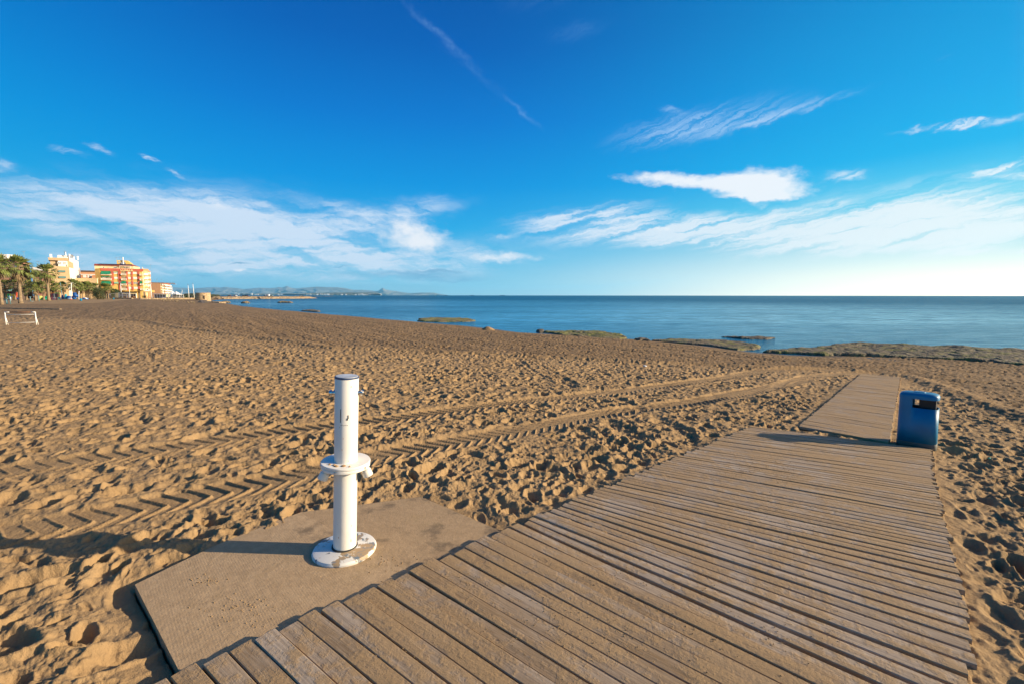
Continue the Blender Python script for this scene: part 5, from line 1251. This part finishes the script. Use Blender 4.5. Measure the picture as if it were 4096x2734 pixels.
# bins on the beach
bb_m = pmat('bright_blue', (.0, .26, .52), .4)
for px, py, h_, w, lb in ((324, 1204.8, .70, .55, 'small blue beach bin standing alone before the palms'), (*Z2(530, 1224), .62, .42, 'blue beach bin in front of the garden wall piers')):
    q = ground_px(px, py); o = thing('beach_bin', lb, 'bin', (q.x, q.y, 0), 'blue bins near the promenade'); w = w * 1.0; k = 1.0
    MB().lathe([(0, .05), (w / 2 * k * .93, .05), (w / 2 * k, h_ * k * .92)], 16, (q.x, q.y)).build('bin_body', bb_m, o, True); MB().lathe([(w / 2 * k * 1.06, h_ * k * .90), (w / 2 * k * 1.06, h_ * k), (0, h_ * k)], 16, (q.x, q.y)).build('rim', pmat('bin_rim', (.0, .16, .36), .4), o, True)
for x, lb in ((652, 'navy blue bin by the promenade steps'), (2267, 'navy blue bin between the two masts near the round tower')):
    px, py = Z2(x, 1190); q = ground_px(px, 1194.5); o = thing('beach_bin', lb, 'bin', (q.x, q.y, 0), 'navy bins on the promenade'); MB().lathe([(0, 0), (.2, .0), (.22, .62), (0, .62)], 12, (q.x, q.y)).build('bin_body', pmat('navy', (.01, .02, .2), .5), o, True)
    MB().lathe([(.25, .62), (.25, .70), (0, .76)], 12, (q.x, q.y)).build('lid', pmat('navy_lid', (.01, .015, .12), .5), o, True)
# ------------------------------------------------------------------ playground at the top of the beach
def Z4(x, y): return (180 + x / 9.8, 1080 + y / 9.8)
def Z3(x, y): return (x / 9.8, 1080 + y / 9.8)
def pbox(mb, conv, x0, y0, x1, y1, Y, dep=1.0, z0=None):
    a, b = PT(*conv(x0, y1), Y), PT(*conv(x1, y0), Y); zz = a.z if z0 is None else z0
    q_ = dep * .72
    return mb.hexa([(a.x, Y, zz), (b.x, Y, zz), (b.x - q_, Y + q_, zz), (a.x - q_, Y + q_, zz), (a.x, Y, b.z), (b.x, Y, b.z), (b.x - q_, Y + q_, b.z), (a.x - q_, Y + q_, b.z)])
def patches(name, cols, sc=.8, seed=0):
    m, T, b = newmat(name); tc = T.node('ShaderNodeTexCoord').outputs['Object']
    v = T.node('ShaderNodeTexVoronoi'); T.l.new(T.mapping(tc, loc=(seed, 0, 0)), v.inputs['Vector']); v.inputs['Scale'].default_value = sc
    s_ = T.node('ShaderNodeSeparateColor'); T.l.new(v.outputs['Color'], s_.inputs[0])
    T.put(b.inputs['Base Color'], T.ramp(s_.outputs[0], [(i / len(cols), (*c, 1)) for i, c in enumerate(cols)], 'CONSTANT')); b.inputs['Roughness'].default_value = .5
    return m
YK = ground_px(30, 1199.5).y
ks = thing('painted_kiosk', 'colourfully painted kiosk with blue awning behind the leftmost palms', 'kiosk', (PT(40, 1190, YK).x, YK, 0))
pbox(MB(), Z3, 225, 930, 590, 1150, YK, .15).build('mural', patches('mural_paint', [(.85, .45, .0), (.75, .65, .03), (.06, .45, .1), (.3, .35, .7), (.8, .5, .02), (.10, .12, .4)], 1.3), ks)
pbox(MB(), Z3, 215, 905, 600, 1178, YK + .2, 4, 0).build('wall', pmat('kiosk_pink', (.60, .07, .16), .7), ks)
pbox(MB(), Z3, 165, 870, 235, 1150, YK + .3, 3, 0).build('side_wall', pmat('kiosk_green', (.03, .13, .03), .8), ks)
pbox(MB(), Z3, 210, 845, 570, 915, YK + .05, 1).build('counter_shade', pmat('kiosk_dark', (.05, .01, .015), .8), ks)
m = MB(); a, b = PT(*Z3(140, 830), YK - 1.5), PT(*Z3(500, 730), YK + 2); n_ = 9
for i in range(n_):
    t0, t1 = i / n_, (i + 1) / n_; x0, x1 = a.x + (b.x - a.x) * t0, a.x + (b.x - a.x) * t1; z_ = lambda t: b.z - .9 * (2 * t - 1) ** 2
    m.add([(x0, YK - 1.5, a.z), (x1, YK - 1.5, a.z), (x1, YK + 2, z_(t1)), (x0, YK + 2, z_(t0)), (x0, YK + 4, a.z), (x1, YK + 4, a.z)], [(0, 1, 2, 3), (3, 2, 5, 4)])
m.build('awning', pmat('awning_teal', (.10, .26, .28), .7, var=.3, vscale=1.5), ks)
o = thing('inflatable_slide', 'orange inflatable standing between the painted kiosk and the thick palm', 'inflatable', (PT(*Z3(650, 1000), YK + 1).x, YK + 1, 0))
for i, (y0, y1) in enumerate(((880, 935), (940, 990), (995, 1050), (1055, 1100))): pbox(MB(), Z3, 615, y0, 690 - 6 * i, y1, YK + 1, 1.6).build('air_tube', pmat('inflatable_orange', (.75, .16, .04), .45), o, bevel=.25)
pbox(MB(), Z3, 610, 1080, 715, 1160, YK + .5, 2, 0).build('air_base', pmat('inflatable_blue', (.0, .07, .30), .4), o, bevel=.3)
q = ground_px(*Z3(405, 1192)); o = thing('white_post', 'short thick white post before the painted kiosk', 'post', (q.x, q.y, 0)); t = PT(*Z3(400, 1065), q.y); MB().tube([(q.x, q.y, 0), (t.x, q.y, t.z)], .17, 8).build('shaft', white_p, o, True); MB().lathe([(.22, 0), (.22, .12), (0, .12)], 8, (q.x, q.y)).build('foot', white_p, o)
# exercise machines
tl = pmat('gym_teal', (.12, .24, .28), .5)
def gym(label, px, py, kind):
    q = ground_px(px, py); k = q.y / FPX; o = thing('exercise_machine', label, 'exercise machine', (q.x, q.y, 0), 'outdoor exercise machines')
    if kind == 0:
        for x, h_ in ((-1.0, 1.35), (1.1, 1.6)): MB().tube([(q.x + x, q.y, 0), (q.x + x - .05, q.y, h_)], .07, 8).build('post', tl, o, True)
        MB().box((q.x + .1, q.y, .95), (2.6, .12, .1)).build('bar', tl, o); MB().tube([(q.x + .45, q.y, 0), (q.x + .4, q.y, .95)], .15, 8).build('column', tl, o, True); MB().box((q.x + .42, q.y, .03), (.7, .5, .06)).build('foot_plate', pmat('gym_dark', (.05, .06, .07), .6), o); MB().box((q.x + .3, q.y, 1.02), (.9, .4, .08)).build('seat', tl, o)
    elif kind == 1:
        MB().tube([(q.x, q.y, 0), (q.x, q.y, 1.3)], .09, 8).build('column', tl, o, True); MB().box((q.x, q.y, .04), (1.0, .6, .08)).build('foot_plate', tl, o); MB().tube([(q.x - .4, q.y, 1.25), (q.x + .4, q.y, 1.25)], .04, 6).build('handle', tl, o, True)
    else: MB().tube([(q.x, q.y, 0), (q.x, q.y, 1.5)], .09, 8).build('column', tl, o, True); MB().tube([(q.x, q.y, 1.5), (q.x - .55, q.y, 1.5)], .05, 6).build('handle', tl, o, True)
gym('blue-grey exercise bench with two posts at the far left of the beach', 19, 1217.5, 0)
gym('slim blue-grey exercise column right of the thick palm trunk', *Z3(1200, 1235), 1); gym('blue-grey exercise post right of the pair of close palms', *Z3(1535, 1240), 2)
# trampoline cage
YT = ground_px(220, 1200.5).y
o = thing('trampoline_cage', 'trampoline cage with orange and green padded top rail', 'trampoline', (PT(215, 1190, YT).x, YT, 0))
pbox(MB(), Z4, 150, 893, 370, 922, YT, .4).build('top_pad', pmat('pad_orange', (.85, .22, .02), .5), o); pbox(MB(), Z4, 371, 893, 545, 922, YT, .4).build('top_pad', pmat('pad_green', (.02, .42, .10), .5), o)
for x0, c, nm in ((155, (.05, .4, .1), 'g'), (265, (.5, .03, .1), 'r'), (355, (.8, .78, .7), 'w'), (505, (.6, .15, .1), 's'), (560, (.35, .5, .05), 'l')): pbox(MB(), Z4, x0, 900, x0 + 15, 1090, YT + .2, .2, 0).build('cage_post', pmat('cage_post_' + nm, c, .5), o)
pbox(MB(), Z4, 185, 1080, 480, 1180, YT - .2, .5, 0).build('painted_skirt', patches('skirt_red', [(.55, .12, .12), (.7, .6, .55), (.45, .2, .25), (.75, .70, .65)], 1.8, 3), o)
pbox(MB(), Z4, 480, 1072, 620, 1180, YT - .2, .5, 0).build('painted_skirt', patches('skirt_multi', [(.0, .40, .55), (.75, .7, .5), (.6, .1, .1), (.7, .75, .3)], 1.8, 7), o)
pbox(MB(), Z4, 180, 930, 540, 1075, YT + 3, .1).build('net', pmat('net_grey', (.12, .11, .12), .9), o)
o = thing('inflatable', 'pale yellow-green round inflatable beside the palm left of the trampolines', 'inflatable', (PT(*Z3(1600, 1100), YT).x, YT, 0)); m = MB(); c_ = PT(*Z3(1603, 1175), YT); m.lathe([(.01, 0), (.62, .0), (.66, .6), (.55, 1.25), (0, 1.4)], 12, (c_.x, YT)); m.build('air_body', pmat('lime', (.50, .50, .12), .5), o, True); MB().lathe([(.68, 0), (.70, .22), (.60, .3)], 12, (c_.x, YT)).build('air_base', pmat('inflatable_green', (.02, .35, .12), .5), o, True)
o = thing('inflatable', 'green inflatable frog-shaped mound next to the slim tall palm', 'inflatable', (PT(*Z4(60, 1150), YT).x, YT, 0)); boulder('air_body', None, (0, 0, .5), (.8, .6, .45), pmat('inflatable_teal', (.0, .30, .18), .5), parent=o, seed=3); boulder('air_body', None, (0, 0, 1.0), (.75, .5, .25), MATS['inflatable_teal'], parent=o, seed=4)
del o['label']; o['label'] = 'rounded green inflatable mound next to the slim tall palm'
# blue covers
cov = pmat('cover_blue', (.005, .07, .28), .5, var=.3, vscale=2, bump=.6, bscale=3, bdist=.2); tq = pmat('cover_turquoise', (.01, .30, .42), .5, var=.2)
YB = ground_px(270, 1198).y
for x0, y0, x1, y1, mt, lb in ((652, 985, 724, 1150, cov, 'dark blue covered box left of the palm before the beige house'), (778, 950, 862, 1140, tq, 'turquoise bulging inflatable tower right of that palm'), (880, 1015, 1030, 1160, cov, 'broad dark blue tarpaulin heap left of the white volleyball mast')):
    a, b = PT(*Z4(x0, y1), YB), PT(*Z4(x1, y0), YB); o = thing('covered_ride', lb, 'covered ride', ((a.x + b.x) / 2, YB, 0), 'blue covered rides'); m = MB(); w = (b.x - a.x) / 2; H_ = b.z
    prof = [(.0, 0), (w, 0), (w * 1.0, H_ * .3), (w * (1.05 if mt is tq else .9), H_ * .5), (w * .7, H_ * .75), (w * .55, H_ * .97), (0, H_)]; m.lathe(prof, 14, ((a.x + b.x) / 2, YB)); m.build('cover', mt, o, True)
    MB().lathe([(w * 1.04, .25), (w * 1.06, .35), (w * 1.04, .45)], 14, ((a.x + b.x) / 2, YB)).build('strap', pmat('strap_pale', (.3, .4, .5), .6), o)
o = thing('water_slide', 'tall blue slide tower curving down behind the volleyball mast', 'slide', (PT(*Z4(1150, 1100), YB + 2).x, YB + 2, 0))
pts = [PT(*Z4(x, y), YB + 2) for x, y in ((1150, 890), (1160, 960), (1200, 1010), (1190, 1060), (1210, 1100), (1130, 1125), (1040, 1070), (1030, 1020))]
MB().tube([pts[0], pts[1], pts[2], pts[3]], [.55, .6, .85, .8], 8).build('tower', cov, o, True); MB().tube(pts[4:], [.35, .4, .4, .3], 8).build('chute', pmat('chute_blue', (.0, .14, .55), .35), o, True)
o = thing('play_mat', 'bright blue deflated cover on the ground under the palms', 'cover', (PT(*Z4(1590, 1130), YB + 3).x, YB + 3, 0)); a, b = PT(*Z4(1510, 1140), YB + 3), PT(*Z4(1680, 1105), YB + 3)
boulder('cover', None, (0, 0, .2), ((b.x - a.x) / 2, 1, .45), pmat('chute_blue', (.0, .14, .55), .35), parent=o, seed=6); boulder('cover_fold', None, (.3, -.4, .35), (.8, .5, .35), MATS['window_white'], parent=o, seed=7)
q = ground_px(*Z4(1025, 1165)); o = thing('volleyball_mast', 'white mast with stay wires among the rides before the beige house', 'mast', (q.x, q.y, 0)); t = PT(*Z4(1038, 510), q.y)
MB().tube([(q.x, q.y, 0), (t.x, q.y, t.z)], [.11, .09], 8).build('pole', white_p, o, True); w_ = PT(*Z4(915, 715), q.y + 2); MB().tube([(t.x, q.y, t.z), tuple(w_)], .05, 5).build('stay', tl, o); MB().lathe([(.28, 0), (.24, .25), (0, .25)], 8, (q.x, q.y)).build('base', pmat('base_red', (.5, .05, .03), .6), o)
for x0, y0, x1, y1, lb in ((665, 990, 600, 500, 'thin pale leaning pole in front of the lowest teal balcony'), (1325, 1100, 1335, 830, 'thin white pole between two palms before the cream wall')):
    Y_ = YB + 4; a, b = PT(*Z4(x0, y0), Y_), PT(*Z4(x1, y1), Y_); o = thing('pole', lb, 'pole', (a.x, Y_, 0)); MB().tube([(a.x, Y_, 0), (a.x, Y_, a.z), tuple(b)], .10, 6).build('shaft', tl if x0 < 1000 else white_p, o, True); MB().lathe([(.16, 0), (.16, .2), (0, .2)], 6, (a.x, Y_)).build('foot', white_p, o)

# ------------------------------------------------------------------ round stone tower, ramp, jetty
Yt = 200.0; a, b = PT(786.5, 1190, Yt), PT(840, 1190, Yt); tc_ = (a + b) / 2; rt = (b.x - a.x) / 2 * .93
ztop = PT(815, 1171.5, Yt).z
tower_m, T, bs = newmat('rubble_stone'); tcx = T.node('ShaderNodeTexCoord').outputs['Object']; v = T.node('ShaderNodeTexVoronoi'); T.l.new(T.mapping(tcx, scale=(1, 1, 1.4)), v.inputs['Vector']); v.inputs['Scale'].default_value = 3.2
s_ = T.node('ShaderNodeSeparateColor'); T.l.new(v.outputs['Color'], s_.inputs[0]); cc = T.ramp(s_.outputs[0], [(0, (.36, .24, .13, 1)), (.5, (.52, .37, .21, 1)), (1, (.64, .50, .33, 1))]); cc = T.mix(T.smooth(v.outputs['Distance'], .3, .6, 0, .6), cc, (.22, .14, .08, 1)); T.put(bs.inputs['Base Color'], cc); bs.inputs['Roughness'].default_value = .95; T.put(bs.inputs['Normal'], T.bump(v.outputs['Distance'], .8, -.08))
tw = thing('stone_tower', 'round squat stone tower with a dark doorway at the end of the beach', 'tower', (tc_.x, Yt, ZW))
MB().lathe([(rt * 1.03, ZW), (rt, ztop - .15)], 40, (tc_.x, Yt)).build('wall', tower_m, tw, True)
MB().lathe([(rt, ztop - .16), (rt * 1.05, ztop - .14), (rt * 1.05, ztop), (0, ztop)], 40, (tc_.x, Yt)).build('roof', pmat('tower_coping', (.40, .28, .17), .9, var=.3, vscale=2), tw, False)
dx = PT(815, 1190, Yt).x; ang_ = math.atan2(-tc_.x, Yt) + R(4)
m = MB(); z0, z1 = PT(815, 1196, Yt).z, PT(815, 1182.5, Yt).z; m.box((tc_.x + (rt + .02) * math.sin(ang_), Yt - (rt + .02) * math.cos(ang_), (z0 + z1) / 2), (.62, .2, z1 - z0), ang_); m.build('doorway', pmat('door_dark', (.05, .035, .025), .9), tw)
m = MB(); m.box((tc_.x + (rt + .05) * math.sin(ang_), Yt - (rt + .05) * math.cos(ang_), z1 + .1), (.9, .25, .2), ang_); m.build('lintel', pmat('lintel_stone', (.5, .4, .28), .9), tw)
m = MB(); pz = ztop; m.tube([(tc_.x + rt * .75, Yt, pz), (tc_.x + rt * .75, Yt, pz + .5)], .03, 5)
m.build('roof_spike', pmat('door_dark', (.05, .035, .025), .9), tw)
# bird on the roof
# jetty and ramp
def rubble_wall(name, label, pxs, ztop_, wid, mat, cat, n=24):
    pts = [far(x, y, ZW) for x, y in pxs]; return wall_strip(name, label, pts, ztop_ - ZW, wid, mat, z0=ZW - .3, cat=cat, n=n, rough=.10)
rubble_wall('stone_jetty', 'short pale stone jetty running into the water from the round tower', [(790, 1208), (822, 1211), (890, 1213.5)], -.35, 2.2, tower_m, 'jetty')
boulder('rock', 'weathered dark rock at the tip of the short jetty', tuple(far(899, 1212.5, ZW) + Vector((0, 0, .15))), (1.9, 1.2, .6), rock_m, group=GRP, seed=9)
p0 = far(806, 1214.5, -.9)
rp = thing('concrete_ramp', 'tilted grey concrete ramp slab leaning at the foot of the round tower', 'ramp', (p0.x, p0.y, -1.0))
Yr = p0.y
A_ = [PT(801, 1200.5, Yr + 5), PT(813, 1200.5, Yr + 5), PT(825, 1216, Yr), PT(812, 1217, Yr)]
MB().hexa([tuple(q - Vector((0, 0, .5))) for q in (A_[3], A_[2], A_[1], A_[0])] + [tuple(q) for q in (A_[3], A_[2], A_[1], A_[0])]).build('slab', pmat('ramp_grey', (.19, .15, .12), .9, var=.2), rp)
B4 = [PT(801, 1200.5, Yr + 5), PT(779, 1216, Yr + 2), PT(812, 1217, Yr)]
MB().add([tuple(q) for q in B4] + [tuple(q + Vector((0, 3, 0))) for q in B4] , [(0, 1, 2), (5, 4, 3), (0, 3, 4, 1), (1, 4, 5, 2), (2, 5, 3, 0)]).build('dark_side', dark_m, rp)
r_ = random.Random(12)
for i in range(30):
    x = 640 + r_.random() * 140; y = 1200 + r_.random() * 6 + (x - 640) * .055; q = far(x, y, -.12); s_ = r_.uniform(.12, .32)
    if i == 0: b0 = boulder('rubble_stone', 'pale rubble stone on the bank below the low promenade wall', (q.x, q.y, z_base1(q.x, q.y) + .1), (s_, s_, s_ * .7), rock_m, group='rubble stones on the bank', cat='stone', seed=3)
    else:
        c_ = b0.copy(); COL.objects.link(c_); c_.location = (q.x, q.y, z_base1(q.x, q.y) + .05); c_.scale = (s_ / .4,) * 3; c_.rotation_euler = (0, 0, r_.random() * 6)
# ------------------------------------------------------------------ breakwater with vehicles
bw = [(846, 1196.8), (900, 1196.8), (1000, 1196), (1100, 1195.4), (1200, 1194.6), (1245, 1194), (1268, 1193.4)]
pts = [far(x, y, ZW) for x, y in bw]
V_, F_ = [], []; n = 90; r_ = random.Random(5); P2 = [Vector(p_[:2]) for p_ in pts]; L = [0]
for a, b in zip(P2[:-1], P2[1:]): L.append(L[-1] + (b - a).length)
for i in range(n + 1):
    s_ = L[-1] * i / n; k = next(j for j in range(len(P2) - 1) if s_ <= L[j + 1] + 1e-6); t = (s_ - L[k]) / (L[k + 1] - L[k]); q = P2[k].lerp(P2[k + 1], t); d = (P2[k + 1] - P2[k]).normalized(); nn = Vector((d.y, -d.x))
    hh = 1.75 * min(1, (1 - i / n) * 5 + .12) if i > n * .8 else 1.75
    for o_, h_ in ((1.2, -.4), (.5, .35 * hh), (-.8, .75 * hh), (-2.2, hh), (-8, hh), (-11, -.4)):
        j = Vector((r_.gauss(0, 1), r_.gauss(0, 1))) * .35; V_.append((q.x + nn.x * o_ + j.x, q.y + nn.y * o_ + j.y, ZW + h_ + r_.gauss(0, .10)))
for i in range(n):
    for a in range(5): F_.append((6 * i + a, 6 * i + 6 + a, 6 * i + 7 + a, 6 * i + 1 + a))
m = MB(); m.add(V_, F_); tag(m.build('breakwater', stone, None), 'long low rubble breakwater reaching across the bay with vehicles on top', 'breakwater')
zbw = ZW + 1.75
def spot(px): q = far(px, 1190.2, zbw + .0); Yq = PT(px, 1190, pts[2].y + 2).y; p_ = PT(px, 1188.5, Yq); return Vector((p_.x, Yq + 3, zbw))
p_ = spot(1062); k = .62
def car(label, px, col, sc=1.0, rz=0, name='parked_car', cat='car'):
    p_ = spot(px); o = thing(name, label, cat, p_, 'vehicles parked on the breakwater'); cb = pmat('car_%d' % px, col, .3)
    prof = [(-2.1, .3), (2.1, .3), (2.1, .8), (1.3, .9), (.7, 1.4), (-1.1, 1.4), (-1.7, .9), (-2.1, .85)]
    def ex(pr, w, mat, nm, zz=0):
        n_ = len(pr); MB().add([(p_.x + a * sc, p_.y - w * sc, p_.z + b * sc) for a, b in pr] + [(p_.x + a * sc, p_.y + w * sc, p_.z + b * sc) for a, b in pr], [tuple(range(n_)), tuple(range(2 * n_ - 1, n_ - 1, -1))] + [(i, i + n_, (i + 1) % n_ + n_, (i + 1) % n_) for i in range(n_)]).build(nm, mat, o)
    ex(prof, .8, cb, 'body'); ex([(-1.35, .92), (1.1, .92), (.62, 1.32), (-1.0, 1.32)], .82, glass_m, 'window')
    for wx in (-1.3, 1.3):
        MB().tube([(p_.x + wx * sc, p_.y - .85 * sc, p_.z + .33 * sc), (p_.x + wx * sc, p_.y + .85 * sc, p_.z + .33 * sc)], .33 * sc, 12).build('wheel', pmat('tyre', (.02, .02, .02), .8), o)
    return o
cv = thing('caravan', 'white caravan with tan door parked on the breakwater', 'caravan', p_, 'vehicles parked on the breakwater')
MB().box((p_.x, p_.y, p_.z + .95), (2.9, 1.6, 1.45)).build('body', white_p, cv, bevel=.15); MB().box((p_.x + .35, p_.y - .82, p_.z + .9), (.4, .06, 1.2)).build('door', pmat('door_tan', (.6, .35, .15), .6), cv); MB().box((p_.x - .6, p_.y - .82, p_.z + 1.15), (.7, .06, .4)).build('window', glass_m, cv); MB().tube([(p_.x, p_.y - .8, p_.z + .25), (p_.x, p_.y + .8, p_.z + .25)], .25, 10).build('wheel', pmat('tyre', (.02, .02, .02), .8), cv)
car('dark car parked just left of the white caravan', 1054, (.04, .015, .012), .6); car('green-grey car parked just right of the white caravan', 1078, (.25, .32, .28), .62)
car('silver-fronted dark car near the tip of the breakwater', 1196, (.6, .6, .6), .66); car('black car behind the silver-fronted one near the breakwater tip', 1201, (.03, .03, .035), .6)
car('red-brown car nearest the round tower on the breakwater', 909, (.12, .03, .02), .6); car('white car by itself on the left part of the breakwater', 931, (.75, .76, .78), .68)
car('black car left of a close pair midway on the breakwater', 966, (.02, .02, .025), .62); car('dark maroon car right of a close pair midway on the breakwater', 977, (.06, .015, .02), .66)
for px, lb in ((952, 'dark-clothed person standing on the breakwater right of the white car'), (995, 'dark-clothed person standing on the breakwater right of the maroon car'), (1110, 'pale-clothed person sitting on the breakwater right of the caravan')):
    p_ = spot(px); h_ = .62 if px < 1100 else .45
    bm = bmesh.new(); me = bpy.data.meshes.new('person')
    vs = [(0, 0, .95), (0, 0, 1.2), (0, 0, 1.45), (0, 0, 1.56), (0, 0, 1.68), (-.1, 0, .5), (-.12, 0, .05), (.1, 0, .5), (.12, -.05, .05), (-.2, 0, 1.4), (-.26, 0, 1.1), (-.24, -.1, .85), (.2, 0, 1.4), (.26, 0, 1.1), (.24, -.1, .85)]
    if px > 1100: vs = [(a, b - (.3 if 0 < c < .6 and abs(a) == .1 else 0), c) for a, b, c in vs]
    ed = [(0, 1), (1, 2), (2, 3), (3, 4), (0, 5), (5, 6), (0, 7), (7, 8), (2, 9), (9, 10), (10, 11), (2, 12), (12, 13), (13, 14)]
    me.from_pydata(vs, ed, []); me.materials.append(pmat('clothes_%d' % px, (.03, .03, .05) if px < 1100 else (.7, .6, .5), .8))
    o = bpy.data.objects.new('person', me); COL.objects.link(o); o.location = p_; o.scale = (h_,) * 3
    sk = o.modifiers.new('skin', 'SKIN'); rad = [.15, .14, .16, .06, .11, .08, .05, .08, .05, .06, .045, .035, .06, .045, .035]
    for v_, r__ in zip(me.skin_vertices[0].data, rad): v_.radius = (r__, r__)
    me.skin_vertices[0].data[0].use_root = True; sb_ = o.modifiers.new('sub', 'SUBSURF'); sb_.levels = sb_.render_levels = 1
    tag(o, lb, 'person')

# ------------------------------------------------------------------ far coast, mountains, ships
def ridge(name, prof, Y, dep, mat, jag=.02, base=-20.0, kind='structure'):
    n = 260; xs = np.linspace(prof[0][0], prof[-1][0], n); ys = np.interp(xs, [p_[0] for p_ in prof], [p_[1] for p_ in prof])
    rows = 16; V, Fc = [], []; rs = np.random.RandomState(3)
    for i, (x, y) in enumerate(zip(xs, ys)):
        t_ = PT(x, y, Y)
        for j in range(rows):
            f_ = j / (rows - 1); z = t_.z * (f_ ** .75) * (1 + .16 * float(fbm(np.array([i * .13]), np.array([j * .5]), 4, 2)[0]) * (1 - f_) * 1.6) if j else base
            yy = Y - dep * (1 - f_); sx = yy / Y
            V.append((t_.x * sx + dep * .10 * float(fbm(np.array([i * .21 + 5]), np.array([j * .45]), 3, 4)[0]) * (1 - f_), yy + dep * .25 * float(fbm(np.array([i * .17]), np.array([j * .4 + 9]), 3, 6)[0]) * (1 - f_), z))
        V.append((t_.x * 1.1, Y * 1.05, base))
    R_ = rows + 1
    for i in range(n - 1):
        for j in range(rows): Fc.append((i * R_ + j, (i + 1) * R_ + j, (i + 1) * R_ + j + 1, i * R_ + j + 1))
    m = MB(); m.add(V, Fc); o = m.build(name, mat, None, True); return tag(o, kind=kind)
hill_m = pmat('hazed_mountain_rock', (.19, .19, .17), .95, var=.6, vscale=.001, bump=1.0, bscale=.002, bdist=120)  # rock colour lightened to carry part of the distance haze
prof = [(560, 1145), (640, 1146), (683, 1150), (740, 1152), (779, 1154.5), (809, 1151.5), (853, 1149.5), (880, 1151), (904, 1148.3), (928, 1151.5), (950, 1153), (972, 1157), (1002, 1154.5), (1041, 1151), (1076, 1153), (1103, 1151.5), (1112, 1148.8), (1130, 1150), (1148, 1145), (1166, 1151.5), (1181, 1154.5), (1220, 1151), (1264, 1147.5), (1300, 1149), (1351, 1149.6), (1385, 1154), (1412, 1160), (1450, 1160), (1482, 1162.5), (1510, 1165), (1518, 1161), (1530, 1151.5), (1541, 1158), (1560, 1162), (1590, 1166), (1613, 1170), (1640, 1173.5), (1680, 1171), (1735, 1171), (1752, 1175), (1780, 1180.2)]
ridge('mountains', prof, 29000, 5600, hill_m, base=-60)
coast_m = pmat('coast_hills', (.10, .10, .06), .95, var=.5, vscale=.01)
ridge('far_coast', [(760, 1178), (850, 1176.5), (930, 1177), (1000, 1175.5), (1090, 1174.5), (1180, 1174), (1250, 1172), (1310, 1171.2), (1400, 1170.5), (1480, 1170), (1515, 1172), (1522, 1177), (1527, 1180.6)], 13000, 900, coast_m, base=-40)
m = MB(); r_ = random.Random(8)
for i in range(230):
    x = r_.choice([r_.uniform(960, 1525), r_.gauss(1195, 22), r_.gauss(1150, 10), r_.gauss(980, 15), r_.gauss(1500, 12)])
    if not 940 < x < 1522: continue
    p_ = PT(x, 1180, 12000); w = r_.uniform(18, 60); m.box((p_.x, p_.y, ZW + r_.uniform(10, 24)), (w, 12, r_.uniform(18, 48)))
tag(m.build('far_town', pmat('far_white', (.80, .70, .62), .8), None), kind='stuff')
grn = pmat('dune_scrub', (.07, .08, .03), .95, var=.5, vscale=.2)
ridge('dune_scrub', [(690, 1180), (705, 1176), (725, 1177.5), (745, 1174.5), (765, 1173.8), (790, 1176), (850, 1178), (880, 1180.5)], 430, 12, grn)
for px, w, h_, lb in ((1783, 14, 1.6, 'leftmost of the three cargo ships on the horizon'), (1888, 16, 1.8, 'middle of the three cargo ships on the horizon'), (2010, 22, 1.7, 'rightmost and longest of the three cargo ships on the horizon')):
    Y_ = 5000; k = Y_ / FPX; p_ = PT(px, 1181, Y_); o = thing('cargo_ship', lb, 'ship', (p_.x, Y_, ZW), 'ships on the horizon'); hm = pmat('ship_hull', (.06, .10, .13), .7)
    W2 = w * k / 2; MB().add([(p_.x - W2, Y_, ZW), (p_.x + W2 * .95, Y_, ZW), (p_.x + W2, Y_, ZW + h_ * k * .5), (p_.x - W2, Y_, ZW + h_ * k * .5), (p_.x - W2, Y_ + 20, ZW), (p_.x + W2 * .95, Y_ + 20, ZW), (p_.x + W2, Y_ + 20, ZW + h_ * k * .5), (p_.x - W2, Y_ + 20, ZW + h_ * k * .5)], [(0, 1, 2, 3), (7, 6, 5, 4), (3, 2, 6, 7), (0, 3, 7, 4), (1, 5, 6, 2)]).build('hull', hm, o)
    MB().box((p_.x - W2 * .7, Y_ + 10, ZW + h_ * k * .75), (W2 * .35, 14, h_ * k * .5)).build('bridge', pmat('ship_white', (.5, .5, .5), .7), o)
    MB().box((p_.x + W2 * .2, Y_ + 10, ZW + h_ * k * .62), (W2 * .8, 14, h_ * k * .24)).build('cargo', pmat('ship_cargo', (.12, .1, .1), .7), o)

# ------------------------------------------------------------------ haze
HZ = 33000
HX = 6200
hz = MB().hexa([(-HZ, -HX, -70), (HX, -HX, -70), (HX, HZ, -70), (-HZ, HZ, -70), (-HZ, -HX, 640), (HX, -HX, 640), (HX, HZ, 640), (-HZ, HZ, 640)])
hm_ = bpy.data.materials.new('haze_air'); hm_.use_nodes = True; nt = hm_.node_tree; nt.nodes.clear()
vol = nt.nodes.new('ShaderNodeVolumePrincipled'); vol.inputs['Color'].default_value = (.26, .66, .92, 1); vol.inputs['Density'].default_value = 2.5e-5; vol.inputs['Anisotropy'].default_value = .35
out = nt.nodes.new('ShaderNodeOutputMaterial'); nt.links.new(vol.outputs[0], out.inputs['Volume'])
tag(hz.build('haze', hm_, None), kind='stuff')
